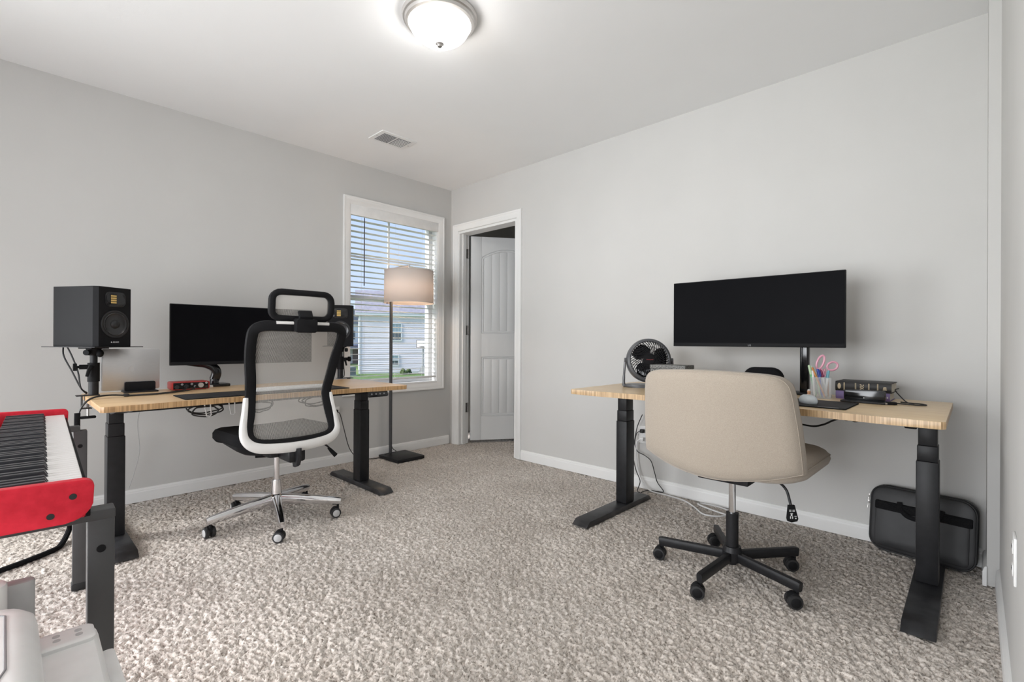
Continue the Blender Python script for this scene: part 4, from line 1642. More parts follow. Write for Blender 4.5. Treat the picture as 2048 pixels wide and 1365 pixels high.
o_ = rrect(0.585, 0.64, 0.14, 7, 0.008, 0.108)
pillow(bm, o_, [(0.075, 0.460), (0.030, 0.463), (0.006, 0.476), (0.0, 0.494), (0.005, 0.513), (0.016, 0.529), (0.036, 0.541), (0.065, 0.548), (0.12, 0.550)], cseat)
cs_ = obj('seat', bm, 'cream_fabric', cc, angle=60)
bm = bm_new()
sweep(bm, [cseat(x * 0.992, 0.108 + (y - 0.108) * 0.992, 0.511) for x, y in o_], ring(0.0022, 0.0022, 6), closed=True)
obj('piping', bm, 'cream_fabric', cs_)
bm = bm_new()
box(bm, (0, 0, 0.437), (0.20, 0.24, 0.044), bev=0.004)
box(bm, (-0.06, -0.13, 0.448), (0.14, 0.06, 0.02))
obj('seat_plate', bm, 'black_metal', cc)
bm = bm_new()
cyl(bm, (0.032, -0.10, 0.418), (0.032, -0.10, 0.450), 0.024, seg=18)
obj('tension_knob', bm, 'black_plastic', cc)
bm = bm_new()
tube(bm, [(0.08, 0.02, 0.432), (0.17, -0.005, 0.430), (0.208, -0.02, 0.410), (0.222, -0.025, 0.375), (0.228, -0.028, 0.352)], 0.005, 8)
lv2 = obj('height_lever', bm, 'black_metal', cc)
bm = bm_new()
prism(bm, [(-0.012, 0.0), (0.012, 0.0), (0.026, -0.052), (0.022, -0.062), (0.0, -0.067), (-0.014, -0.062), (-0.017, -0.052)], -0.005, 0.005,
      T((0.230, -0.030, 0.355), (R(90), 0, R(42))), bev=0.0015)
obj('lever_paddle', bm, 'black_plastic', lv2)
bm = bm_new()
MP = T((0.230, -0.030, 0.355), (R(90), 0, R(42)))
for (x_, y_, w_, h_) in ((-0.006, -0.018, 0.008, 0.002), (0.007, -0.018, 0.009, 0.002), (-0.006, -0.0225, 0.008, 0.002), (0.007, -0.0225, 0.009, 0.002), (-0.001, -0.031, 0.010, 0.002), (-0.001, -0.037, 0.006, 0.008),
                         (-0.005, -0.047, 0.003, 0.009), (0.003, -0.047, 0.003, 0.009), (0.014, -0.042, 0.008, 0.002), (0.015, -0.050, 0.005, 0.004)):
    box(bm, (x_, y_, 0.0052), (w_, h_, 0.0008), M=MP)
obj('printed_symbols', bm, 'white_print', lv2)
bm = bm_new()
cyl(bm, (0, 0, 0.20), (0, 0, 0.42), 0.0140, seg=20)
obj('gas_lift', bm, 'chrome', cc)
bm = bm_new()
cyl(bm, (0, 0, 0.11), (0, 0, 0.262), 0.0245, 0.0250, seg=24)
cyl(bm, (0, 0, 0.10), (0, 0, 0.122), 0.040, 0.034, seg=24)
cyl(bm, (0, 0, 0.062), (0, 0, 0.101), 0.040, seg=24)
cyl(bm, (0, 0, 0.045), (0, 0, 0.063), 0.018, seg=16)
obj('base_hub', bm, 'black_metal', cc)
shared2 = {}
bl1 = None
for k in range(5):
    a = R(-93 + 72 * k)
    if bl1 is None:
        bm = bm_new()
        sweep(bm, [(0.030, 0, 0.082), (0.292, 0, 0.082), (0.302, 0, 0.081)], ring(0.0125, 0.0195, 12, 5), up=(0, 0, 1), scales=[1, 1, 0.9])
        bl1 = obj('base_leg', bm, 'black_metal', cc, (0, 0, 0), (0, 0, a))
    else:
        inst(bl1, cc, (0, 0, 0), (0, 0, a))
    caster(cc, (0.288 * math.cos(a), 0.288 * math.sin(a), 0.0), R([20, 35, 30, 40, 15][k]), 'black_plastic', shared2)

# ------------------------------------------------------------------ red stage piano on its stand
PR_ = R(-2.2)
pn = thing('stage_piano', 'red stage piano with black and white keys at the left edge', 'piano', (1.815, -2.995, 0.645), PR_)
bm = bm_new()
box(bm, (0, -0.005, 0.012), (1.245, 0.31, 0.024), bev=0.003)
box(bm, (0, -0.105, 0.045), (1.245, 0.13, 0.066), bev=0.004)
obj('body', bm, 'red_lacquer', pn)
bm = bm_new()
box(bm, (-0.25, -0.095, 0.0795), (0.62, 0.10, 0.003), bev=0.001)
obj('control_panel', bm, 'panel_grey', pn)
bm = bm_new()
for q in range(12):
    cyl(bm, (-0.53 + q * 0.05, -0.075, 0.080), (-0.53 + q * 0.05, -0.075, 0.088), 0.006, seg=10)
obj('knob_row', bm, 'gloss_black', pn)
bm = bm_new()
box(bm, (0, 0.149, 0.022), (1.245, 0.010, 0.044), bev=0.002)
obj('key_slip', bm, 'black_plastic', pn)
co = [(-0.17, 0.0), (0.118, 0.0)]
for k in range(1, 6):
    a = R(-90 + 90 * k / 6)
    co.append((0.118 + 0.040 * math.cos(a), 0.040 + 0.040 * math.sin(a)))
for k in range(0, 6):
    a = R(90 * k / 5)
    co.append((0.144 + 0.014 * math.cos(a), 0.062 + 0.014 * math.sin(a)))
co += [(-0.165, 0.082), (-0.17, 0.078)]
cheek = None
for xx in (0.6335, -0.6335):
    bm = bm_new()
    prism(bm, co, -0.011, 0.011, Matrix(((0, 0, 1, 0), (1, 0, 0, 0), (0, 1, 0, 0), (0, 0, 0, 1))), bev=0.0025)
    ch = obj('cheek', bm, 'red_lacquer', pn, (xx, 0, 0))
    if xx > 0:
        for (yy, zz) in ((0.128, 0.048), (0.098, 0.018)):
            bm = bm_new()
            lathe(bm, [(0, 0.0115), (0.0055, 0.0115), (0.0058, 0.0105), (0, 0.0105)], 16, Matrix(((0, 0, 1, 0), (1, 0, 0, yy), (0, 1, 0, zz), (0, 0, 0, 1))))
            sc = obj('screw', bm, 'gloss_black', ch)
KW = 1.226 / 52
bm = bm_new()
box(bm, (0, 0.0, 0), (KW - 0.0011, 0.150, 0.020), bev=0.0012, seg=1)
wk = None
for k in range(52):
    p = (-0.613 + KW * (k + 0.5), 0.071, 0.047)
    if wk is None:
        wk = obj('white_key', bm, 'ivory_key', pn, p)
    else:
        inst(wk, pn, p)
bm = bm_new()
prism(bm, [(-0.050, 0.0), (0.050, 0.0), (0.044, 0.0125), (-0.050, 0.0125)], -0.0052, 0.0052, Matrix(((0, 0, 1, 0), (1, 0, 0, 0), (0, 1, 0, 0), (0, 0, 0, 1))), bev=0.0012)
bk = None
for k in range(51):
    if (k + 5) % 7 in (2, 6):
        continue
    p = (-0.613 + KW * (k + 1), 0.046, 0.0570)
    if bk is None:
        bk = obj('black_key', bm, 'ebony_key', pn, p)
    else:
        inst(bk, pn, p)

ks = thing('keyboard_stand', 'dark grey square-tube stand carrying the red piano', 'stand', (1.80, -2.95, 0), PR_)
for xx, yy in ((0.580, 0.128), (-0.690, 0.150), (0.580, -0.20), (-0.690, -0.18)):
    bm = bm_new()
    box(bm, (xx, yy, 0.325), (0.042, 0.042, 0.60), bev=0.003)
    lg = obj('leg', bm, 'dark_grey_metal', ks)
    bm = bm_new()
    box(bm, (xx, yy, 0.016), (0.048, 0.048, 0.03), bev=0.006)
    obj('foot_cap', bm, 'black_rubber', lg)
    bm = bm_new()
    cyl(bm, (xx + 0.018, yy, 0.566), (xx + 0.0228, yy, 0.566), 0.0075, seg=12)
    obj('bolt', bm, 'black_plastic', lg)
for xx in (0.580, -0.690):
    bm = bm_new()
    box(bm, (xx, -0.03, 0.633), (0.044, 0.36, 0.020), bev=0.003)
    obj('support_arm', bm, 'dark_grey_metal', ks)
bm = bm_new()
box(bm, (-0.055, -0.19, 0.58), (1.23, 0.036, 0.036), bev=0.003)
obj('crossbar', bm, 'dark_grey_metal', ks)

# ------------------------------------------------------------------ printer on a low table
st_ = thing('side_table', 'small black side table under the white printer', 'table', (2.71, -3.14, 0))
bm = bm_new()
prism(bm, rrect(0.46, 0.50, 0.02, 3), 0.370, 0.392, bev=0.003)
obj('tabletop', bm, 'dark_grey_metal', st_)
for sx in (-1, 1):
    for sy in (-1, 1):
        bm = bm_new()
        cyl(bm, (sx * 0.21, sy * 0.22, 0), (sx * 0.19, sy * 0.20, 0.372), 0.014, 0.018, seg=12)
        obj('leg', bm, 'dark_grey_metal', st_)
pt = thing('printer', 'white inkjet printer with grey control strip in the bottom left corner', 'printer', (2.68, -3.14, 0.392))
bm = bm_new()
# main body, rounded
pillow(bm, rrect(0.36, 0.42, 0.045, 6, 0.0, -0.01), [(0.012, 0.0), (0.0, 0.010), (0.0, 0.118), (0.004, 0.136), (0.016, 0.149), (0.035, 0.153)], lambda x, y, t: Vector((x, y, t)))
obj('body', bm, 'white_plastic', pt)
bm = bm_new()
sweep(bm, [(-0.145, -0.2, 0.1535), (-0.145, 0.140, 0.1535), (-0.12, 0.162, 0.1535), (0.06, 0.162, 0.1535), (0.10, 0.150, 0.1535)], ring(0.0016, 0.0012, 6), up=(0, 0, 1))
obj('lid_seam', bm, 'mid_grey_plastic', pt)
bm = bm_new()
prism(bm, rrect(0.05, 0.36, 0.02, 4, -0.215, -0.015), 0.0, 0.175, bev=0.006)
pf = obj('paper_feed', bm, 'white_plastic', pt)
bm = bm_new()
prism(bm, rrect(0.028, 0.40, 0.012, 4, -0.245, 0.0), 0.03, 0.160, bev=0.004)
obj('paper_tray', bm, 'light_grey_plastic', pf)
bm = bm_new()
pillow(bm, rrect(0.33, 0.105, 0.022, 5, 0.0, 0.225), [(0.004, 0.0), (0.0, 0.006), (0.0, 0.066), (0.003, 0.076), (0.010, 0.082)], lambda x, y, t: Vector((x, y, t - 0.030 * max(0.0, (x + 0.13) / 0.29) * (1 if t > 0.03 else 0))))
ot = obj('output_cover', bm, 'white_plastic', pt)
bm = bm_new()
pillow(bm, rrect(0.06, 0.088, 0.012, 4, -0.128, 0.228), [(0.0, 0.060), (0.001, 0.084), (0.004, 0.0865)], lambda x, y, t: Vector((x, y, t)))
cs2 = obj('control_strip', bm, 'white_plastic', pt)
bm = bm_new()
for (xx, yy) in ((-0.138, 0.222), (-0.122, 0.222), (-0.138, 0.250), (-0.122, 0.250)):
    cyl(bm, (xx, yy, 0.085), (xx, yy, 0.0873), 0.005, seg=12)
cyl(bm, (-0.118, 0.196, 0.085), (-0.118, 0.196, 0.0873), 0.006, seg=12)
obj('button', bm, 'button_grey', cs2)
bm = bm_new()
cyl(bm, (-0.146, 0.196, 0.085), (-0.146, 0.196, 0.0873), 0.003, seg=10)
obj('status_light', bm, 'blue_led', cs2)
bm = bm_new()
prism(bm, rrect(0.30, 0.020, 0.008, 3, 0.02, 0.288), 0.004, 0.040, bev=0.003)
obj('output_tray', bm, 'white_plastic', pt)

# ------------------------------------------------------------------ things on the right desk
# desk fan
fn = thing('desk_fan', 'grey round desk fan at the left end of the right desk', 'fan', (2.325, -0.45, ZR), R(38))
# local: faces -y
fz = 0.152
MF = T((0, 0, fz), (R(90 - 8), 0, 0))
bm = bm_new()
lathe(bm, [(0.103, 0.030), (0.108, 0.034), (0.120, 0.026), (0.125, 0.008), (0.124, -0.025), (0.118, -0.042), (0.112, -0.042), (0.112, 0.02), (0.103, 0.026), (0.103, 0.030)], 48, MF)
obj('housing', bm, 'fan_grey', fn)
bm = bm_new()
nsp = 44
for k in range(nsp):
    a0 = 2 * PI * k / nsp
    pts = []
    for q in range(5):
        t = q / 4
        rr = 0.030 + 0.078 * t
        aa = a0 + 0.55 * t
        pts.append(MF @ Vector((rr * math.cos(aa), rr * math.sin(aa), 0.037 - 0.007 * t * t)))
    sweep(bm, pts, [(-0.0020, -0.002), (0.0020, -0.002), (0.0020, 0.002), (-0.0020, 0.002)], up=(0, -1, 0.14))
gr = obj('front_grille', bm, 'black_plastic', fn)
for rr, zz in ((0.075, 0.0345), (0.107, 0.031)):
    bm = bm_new()
    sweep(bm, [MF @ Vector((rr * math.cos(2 * PI * k / 40), rr * math.sin(2 * PI * k / 40), zz)) for k in range(40)], ring(0.0013, 0.0013, 6), closed=True, fixed_up=False)
    obj('grille_ring', bm, 'black_plastic', gr)
bm = bm_new()
lathe(bm, [(0.032, 0.033), (0.032, 0.038), (0.028, 0.042), (0, 0.0435)], 28, MF)
hub = obj('hub_cap', bm, 'black_plastic', fn)
text('logo', 'Honeywell', 0.0085, 'red_print', hub, MF @ Vector((0, 0, 0.0436)), (R(90 - 8), 0, 0))
for k in range(3):
    bm = bm_new()

    def bld(u, v, k=k):
        rr = 0.018 + 0.082 * v
        wdt = 0.55 + 0.45 * math.sin(PI * min(1, v * 1.05))
        aa = 2 * PI * k / 3 + (u - 0.5) * 1.75 * wdt + 0.3 * v
        return MF @ Vector((rr * math.cos(aa), rr * math.sin(aa), 0.010 + (u - 0.5) * 0.034))
    grid(bm, bld, 8, 8)
    b_ = obj('blade', bm, 'gloss_black', fn)
    b_.modifiers.new('solid', 'SOLIDIFY').thickness = 0.0015
bm = bm_new()
cyl(bm, MF @ Vector((0, 0, -0.045)), MF @ Vector((0, 0, 0.02)), 0.026, seg=20)
obj('motor', bm, 'black_plastic', fn)
bm = bm_new()
for k in range(20):
    a0 = 2 * PI * k / 20
    sweep(bm, [MF @ Vector((rr * math.cos(a0 - 0.4 * rr / 0.1), rr * math.sin(a0 - 0.4 * rr / 0.1), -0.040)) for rr in (0.02, 0.06, 0.113)],
          [(-0.0012, -0.0015), (0.0012, -0.0015), (0.0012, 0.0015), (-0.0012, 0.0015)], up=(0, 1, 0))
obj('rear_grille', bm, 'black_plastic', fn)
bm = bm_new()
for s in (-1, 1):
    sweep(bm, spl([(s * 0.128, 0, fz + 0.012), (s * 0.133, 0, fz - 0.03), (s * 0.137, 0.002, fz - 0.10), (s * 0.137, 0.004, 0.008)], 4), ring(0.0065, 0.012, 8, 3), up=(0, 1, 0), scales=[(1, 0.9)] * 4 + [(1, 1.0)] * 4 + [(1.2, 1.3)] * 3 + [(1.4, 1.7), (1.5, 1.9)])
    cyl(bm, (s * 0.118, 0, fz), (s * 0.135, 0, fz), 0.014, seg=14)
obj('yoke', bm, 'fan_grey', fn)
bm = bm_new()
prism(bm, [(0.142 * math.cos(2 * PI * k / 32), 0.075 * math.sin(2 * PI * k / 32)) for k in range(32)], 0, 0.016, bev=0.005)
obj('base', bm, 'fan_grey', fn)

# speckled box behind the chair
sb = thing('speckled_box', 'speckled grey box behind the cream chair top, beside the fan', 'box', (2.510, -0.545, ZR), R(3))
bm = bm_new()
box(bm, (0, 0, 0.058), (0.185, 0.12, 0.116), bev=0.002)
obj('carton', bm, 'speckled_grey', sb)
bm = bm_new()
box(bm, (0, 0, 0.1265), (0.190, 0.125, 0.020), bev=0.002)
obj('lid', bm, 'speckled_grey', sb)
# rounded black case behind the chair's right shoulder
hc = thing('headphone_case', 'rounded black case peeking out behind the cream chair by the post', 'case', (2.935, -0.47, ZR), R(10))
bm = bm_new()
pillow(bm, rrect(0.17, 0.136, 0.05, 6, 0, 0.068), [(0.020, -0.035), (0.006, -0.030), (0.0, -0.015), (0.0, 0.015), (0.006, 0.030), (0.020, 0.035)], lambda x, z, t: Vector((x, t, z)))
hcb = obj('shell', bm, 'black_fabric', hc)
bm = bm_new()
sweep(bm, [(x, 0, z) for x, z in rrect(0.173, 0.137, 0.05, 6, 0, 0.0688)], ring(0.0018, 0.004, 6), closed=True, up=(0, 1, 0))
obj('zipper', bm, 'black_plastic', hc)
# desk mat and mouse
dm2 = thing('desk_mat', 'black desk mat under the white mouse on the right desk', 'desk mat', (2.925, -0.632, ZR), R(-1))
bm = bm_new()
prism(bm, rrect(0.78, 0.27, 0.008, 3), 0, 0.004, bev=0.001)
obj('pad', bm, 'black_rubber', dm2)
bm = bm_new()
sweep(bm, [(x, y, 0.003) for x, y in rrect(0.778, 0.268, 0.008, 3)], ring(0.0018, 0.0018, 6), closed=True)
obj('stitched_edge', bm, 'black_fabric', dm2)
bm = bm_new()
box(bm, (0.33, -0.118, 0.0042), (0.07, 0.006, 0.0006))
obj('printed_mark', bm, 'grey_print', dm2)
ms = thing('computer_mouse', 'white computer mouse on the black desk mat', 'mouse', (3.163, -0.655, ZR + 0.004), R(35))
bm = bm_new()
pillow(bm, [(0.031 * math.copysign(abs(math.cos(2 * PI * k / 28)) ** 0.75, math.cos(2 * PI * k / 28)), 0.054 * math.copysign(abs(math.sin(2 * PI * k / 28)) ** 0.8, math.sin(2 * PI * k / 28))) for k in range(28)],
       [(0.004, 0.0), (0.001, 0.004), (0.0, 0.016), (0.003, 0.026), (0.010, 0.034), (0.018, 0.038)], lambda x, y, t: Vector((x, y, t * (1 - 1.6 * (y - 0.0) ** 2 / 0.01 * 0.35))))
obj('shell', bm, 'mouse_white', ms)
ms.scale = (0.9, 0.9, 0.92)
bm = bm_new()
cyl(bm, (-0.004, 0.03, 0.027), (0.004, 0.03, 0.027), 0.009, seg=14)
obj('scroll_wheel', bm, 'light_grey_plastic', ms)
# little figure by the post
fg = thing('toy_figure', 'tiny peach toy figure beside the pen cup', 'figurine', (3.108, -0.385, ZR))
bm = bm_new()
lathe(bm, [(0, 0), (0.009, 0), (0.011, 0.006), (0.009, 0.016), (0.006, 0.020), (0, 0.021)], 16)
ball(bm, (0.006, -0.008, 0.004), (0.005, 0.007, 0.004))
ball(bm, (-0.006, -0.008, 0.004), (0.005, 0.007, 0.004))
obj('body', bm, 'skin_figure', fg)
bm = bm_new()
ball(bm, (0, 0, 0.028), (0.0085, 0.0085, 0.009))
obj('head', bm, 'skin_figure', fg)
bm = bm_new()
ball(bm, (0, 0.001, 0.034), (0.0075, 0.0075, 0.006))
obj('cap', bm, 'white_plastic', fg)

# pen cup with pens, pencil and scissors
CX, CY = 3.150, -0.350
cp_ = thing('pen_cup', 'clear plastic square pen cup full of pens', 'cup', (CX, CY, ZR), R(8))
bm = bm_new()
ch_, cw_ = 0.098, 0.078
for (xx, yy, sx_, sy_) in ((0, -cw_ / 2, cw_, 0.002), (0, cw_ / 2, cw_, 0.002), (-cw_ / 2, 0, 0.002, cw_), (cw_ / 2, 0, 0.002, cw_)):
    box(bm, (xx, yy, ch_ / 2), (sx_ + (0.002 if sy_ < 0.01 else -0.002), sy_, ch_))
box(bm, (0, 0, 0.0015), (cw_, cw_, 0.003))
obj('wall', bm, 'clear_plastic', cp_)


def pen(label, base, top, r, mt, capmt=None, cat='pen', tip=None):
    """leaning in the cup: base and top are offsets from the cup centre"""
    b = Vector((CX + base[0], CY + base[1], ZR + 0.004 + base[2]))
    t = Vector((CX + top[0], CY + top[1], ZR + top[2]))
    o = thing('pencil' if cat == 'pencil' else 'pen', label, cat, b, 0, 'pens standing in the clear cup')
    d = t - b
    L = d.length
    q = d.to_track_quat('Z', 'Y').to_euler()
    o.rotation_euler = q
    bm = bm_new()
    lathe(bm, [(0, 0.0), (r * 0.35, 0.002), (r, 0.016), (r, L - 0.002), (r * 0.8, L), (0, L)], 10)
    obj('barrel', bm, mt, o)
    bm = bm_new()
    lathe(bm, [(r * 1.12, L * 0.72), (r * 1.15, L * 0.98), (r * 0.8, L + 0.003), (0, L + 0.003)] if capmt else [(r * 1.05, L - 0.012), (r * 1.08, L - 0.001), (0, L)], 10)
    if capmt:
        box(bm, (0, r * 1.5, L * 0.86), (0.003, 0.0022, L * 0.22))
    obj('cap', bm, capmt or mt, o)
    return o


pen('green pen with a pale green cap leaning on the left of the clear cup', (-0.016, -0.020, 0), (-0.044, -0.026, 0.150), 0.0055, 'green_plastic', 'pale_green_plastic')
pen('orange pencil slanting across the front of the clear cup', (0.022, -0.030, 0), (-0.030, -0.034, 0.142), 0.0038, 'orange_wood', None, 'pencil')
pen('blue-capped white pen in the middle of the clear cup', (0.012, -0.006, 0), (-0.014, -0.004, 0.132), 0.0052, 'white_plastic', 'blue_plastic')
pen('maroon-capped pen in the clear cup', (0.020, 0.008, 0), (-0.002, 0.006, 0.130), 0.0052, 'white_plastic', 'maroon_plastic')
pen('teal-capped pen at the right of the clear cup', (0.016, -0.010, 0), (0.028, 0.004, 0.126), 0.005, 'white_plastic', 'teal_plastic')
pen('pink-capped pen at the back of the clear cup', (-0.004, 0.016, 0), (0.010, 0.018, 0.133), 0.005, 'white_plastic', 'pink_plastic')
pen('plain white pen low in the clear cup front', (-0.020, -0.030, 0), (-0.028, -0.032, 0.128), 0.005, 'white_plastic', None)
pen('pale green pen low in the clear cup', (0.004, -0.022, 0), (-0.022, -0.014, 0.112), 0.005, 'pale_green_plastic', None)
pen('blue pen low in the front of the clear cup', (0.010, -0.028, 0), (-0.004, -0.022, 0.105), 0.0045, 'blue_plastic', None)
pen('brown pencil upright at the back of the clear cup', (0.024, 0.022, 0), (0.020, 0.024, 0.128), 0.0035, 'orange_wood', None, 'pencil')
scs_ = thing('scissors', 'pink-handled scissors standing in the clear pen cup', 'scissors', (CX + 0.012, CY + 0.012, ZR + 0.004), R(20))
bm = bm_new()
for s in (-1, 1):
    prism(bm, [(-0.006, 0.0), (0.0015 * s, -0.002), (0.006, 0.06), (0.006, 0.10), (-0.006, 0.10)], 0.0008 * s - 0.0007, 0.0008 * s + 0.0007,
          T((0, 0, 0.004), (R(90), 0, 0)))
obj('blades', bm, 'metal_blade', scs_)
for s, ex, ez, rx_, rz_, tl in ((-1, -0.018, 0.162, 0.013, 0.033, 18), (1, 0.030, 0.145, 0.022, 0.018, -35)):
    bm = bm_new()
    pts = []
    for k in range(20):
        a = 2 * PI * k / 20
        x, z = rx_ * math.cos(a), rz_ * math.sin(a)
        ca, sa = math.cos(R(-tl)), math.sin(R(-tl))
        pts.append((ex + x * ca - z * sa, 0.002 * s, ez + x * sa + z * ca))
    sweep(bm, pts, ring(0.0048, 0.0048, 8), closed=True, up=(0, 1, 0))
    sweep(bm, [(0.002 * s, 0.001 * s, 0.095), (ex * 0.35, 0.0015 * s, 0.118), (ex * (1.0 if s < 0 else 0.6), 0.002 * s, ez - rz_ * 0.85)], ring(0.0040, 0.0045, 8), up=(0, 1, 0))
    obj('handle', bm, 'pink_plastic', scs_)


# books and dock
def book(label, loc, rotz, w, dpt, th, cover):
    o = thing('book', label, 'book', loc, rotz, 'books lying stacked on the right desk')
    bm = bm_new()
    box(bm, (0, 0, 0.0015), (w, dpt, 0.003), bev=0.0008)
    box(bm, (0, 0, th - 0.0015), (w, dpt, 0.003), bev=0.0008)
    pts = [(0, -dpt / 2 + 0.003, 0.001), (0, -dpt / 2 - 0.0025, th * 0.3), (0, -dpt / 2 - 0.0025, th * 0.7), (0, -dpt / 2 + 0.003, th - 0.001)]
    bm2 = bm
    sweep(bm2, spl(pts, 4), [(-w / 2, -0.0015), (w / 2, -0.0015), (w / 2, 0.0015), (-w / 2, 0.0015)], up=(0, -1, 0))
    cv = obj('cover', bm, cover, o)
    bm = bm_new()
    box(bm, (0, 0.002, th / 2), (w - 0.008, dpt - 0.008, th - 0.006))
    obj('pages', bm, 'page_cream', o)
    return o, cv


BX, BY = 3.302, -0.235
b1, cv1 = book('thick purple book at the bottom of the stack', (BX, BY, ZR), R(-1), 0.200, 0.155, 0.036, 'book_purple')
b2, cv2 = book('thick black book with gold spine print on the purple book', (BX + 0.003, BY + 0.002, ZR + 0.0362), R(-2), 0.208, 0.158, 0.044, 'book_black')
sy = -0.158 / 2 - 0.0046
bm = bm_new()
prism(bm, ring(0.0065, 0.0135, 20), 0, 0.0006, T((-0.088, sy, 0.022), (R(90), 0, 0)))
for xx in (-0.070, -0.067, 0.001 - 0.028, 0.001 - 0.025, 0.022, 0.025, 0.054, 0.057):
    box(bm, (xx, sy, 0.022), (0.0013, 0.0010, 0.034))
for q in range(5):
    box(bm, (-0.0065 + 0.003 * (q % 2), sy, 0.012 + q * 0.005), (0.006, 0.0010, 0.0032))
    box(bm, (0.0035 - 0.002 * (q % 2), sy, 0.011 + q * 0.005), (0.004, 0.0010, 0.0028))
for q in range(3):
    box(bm, (0.081, sy, 0.015 + q * 0.0052), (0.014 - 0.002 * q, 0.0010, 0.003))
obj('spine_print', bm, 'gold_print', cv2)
bm = bm_new()
for q in range(3):
    box(bm, (0.080 + q * 0.006, -0.155 / 2 - 0.0046, 0.018), (0.0035, 0.001, 0.008))
obj('spine_print', bm, 'white_print', cv1)

dk = thing('laptop_dock', 'black upright laptop dock in front of the books', 'laptop stand', (3.322, -0.425, ZR), R(-2))
bm = bm_new()
box(bm, (0, 0.0, 0.0045), (0.158, 0.075, 0.009), bev=0.003)
obj('base', bm, 'black_metal', dk)
for yy in (0.006, 0.026):
    bm = bm_new()
    prism(bm, rrect(0.146, 0.046, 0.009, 4, 0, 0.023), yy - 0.0035, yy + 0.0035, Matrix(((1, 0, 0, 0), (0, 0, 1, 0), (0, 1, 0, 0.008), (0, 0, 0, 1))), bev=0.001)
    obj('grip', bm, 'gloss_black', dk)
bm = bm_new()
cyl(bm, (0.0, 0.0020, 0.020), (0.0, 0.0030, 0.020), 0.0022, seg=10)
obj('mark', bm, 'white_print', dk)
uc = thing('usb_cable', 'black cable with a metal plug curled at the right of the dock', 'cable', (3.41, -0.44, ZR))
bm = bm_new()
box(bm, (-0.012, -0.012, 0.006), (0.020, 0.014, 0.006), rot=(0, 0, R(30)))
obj('plug_tip', bm, 'metal_blade', uc)
bm = bm_new()
box(bm, (0.008, -0.001, 0.007), (0.034, 0.022, 0.012), rot=(0, 0, R(30)), bev=0.003)
obj('plug_body', bm, 'black_plastic', uc)
bm = bm_new()
tube(bm, [(0.02, 0.006, 0.007), (0.05, 0.03, 0.005), (0.09, 0.03, 0.004), (0.115, 0.055, 0.004), (0.10, 0.09, 0.004), (0.06, 0.10, 0.004), (0.03, 0.09, 0.006)], 0.0028, 7)
tube(bm, [(0.085, 0.028, 0.004), (0.05, 0.09, 0.008), (0.02, 0.15, 0.030), (0.004, 0.17, 0.050), (0.015, 0.185, 0.056)], 0.0022, 7)
obj('cord', bm, 'cable_black', uc)

# leads under and behind the right desk
cable('under_desk_cable', 'black strap cable hanging under the right desk beside the cream chair', [(3.30, -0.60, 0.690), (3.24, -0.58, 0.660), (3.20, -0.56, 0.635), (3.15, -0.54, 0.620), (3.05, -0.50, 0.625)], 0.004, 'cable_black')
bm = bm_new()
tube(bm, [(3.30 + 0.045 * math.cos(a * 0.9) * (1 if a % 2 else .7), -0.62 + 0.02 * math.sin(a * 1.7), 0.690 - 0.010 * (1 + math.sin(a * 2.3))) for a in range(14)], 0.0035, 6)
tag(obj('cable_bundle', bm, 'cable_black'), 'black bundled cable tucked under the right desk edge', 'cable')
bm = bm_new()
box(bm, (3.500, -0.70, 0.688), (0.036, 0.04, 0.026), bev=0.004)
tag(obj('control_box', bm, 'black_plastic'), 'small black height control box under the right desk corner', 'controller')
pb = thing('power_cord', 'black power cord looping from the outlet behind the cream chair', 'cable', (2.055, -0.01, 0.0))
bm = bm_new()
box(bm, (0.0, -0.014, 0.387), (0.026, 0.028, 0.024), bev=0.005)
obj('plug', bm, 'black_rubber', pb)
bm = bm_new()
tube(bm, [(-0.005, -0.025, 0.385), (-0.03, -0.03, 0.37), (-0.045, -0.03, 0.30), (-0.025, -0.03, 0.25), (0.03, -0.03, 0.23), (0.075, -0.03, 0.20), (0.10, -0.03, 0.13), (0.12, -0.03, 0.07), (0.165, -0.035, 0.022), (0.12, -0.03, 0.010), (0.06, -0.04, 0.008), (0.05, -0.12, 0.008)], 0.003, 7)
tube(bm, [(0.01, -0.03, 0.50), (-0.025, -0.03, 0.42), (-0.045, -0.03, 0.33), (-0.058, -0.03, 0.22), (-0.035, -0.03, 0.12), (-0.002, -0.035, 0.055), (0.015, -0.10, 0.010), (0.045, -0.125, 0.010)], 0.003, 7)
obj('cord', bm, 'cable_black', pb)
pw_ = thing('extension_cord', 'white power cord coiled on the carpet under the right desk', 'cable', (2.055, -0.01, 0.0))
bm = bm_new()
box(bm, (0.0, -0.014, 0.333), (0.026, 0.028, 0.024), bev=0.005)
obj('plug', bm, 'white_plastic', pw_)
bm = bm_new()
tube(bm, [(-0.004, -0.025, 0.332), (-0.03, -0.03, 0.31), (-0.035, -0.03, 0.22), (-0.02, -0.03, 0.12), (0.02, -0.035, 0.05), (0.08, -0.045, 0.010), (0.20, -0.05, 0.008), (0.32, -0.075, 0.008), (0.42, -0.15, 0.008), (0.50, -0.225, 0.008), (0.58, -0.20, 0.009), (0.61, -0.10, 0.010), (0.53, -0.05, 0.010),
           (0.43, -0.06, 0.012), (0.42, -0.10, 0.014), (0.52, -0.14, 0.014), (0.66, -0.16, 0.008)], 0.0045, 8)
obj('cord', bm, 'cable_white', pw_)

# ------------------------------------------------------------------ laptop bag leaning on the wall
bg = thing('laptop_bag', 'black laptop bag leaning on the wall in the right corner', 'bag', (3.492, -0.098, 0.002), R(-9))
lean = R(-9)
bout = rrect(0.372, 0.292, 0.055, 6, 0, 0.146)


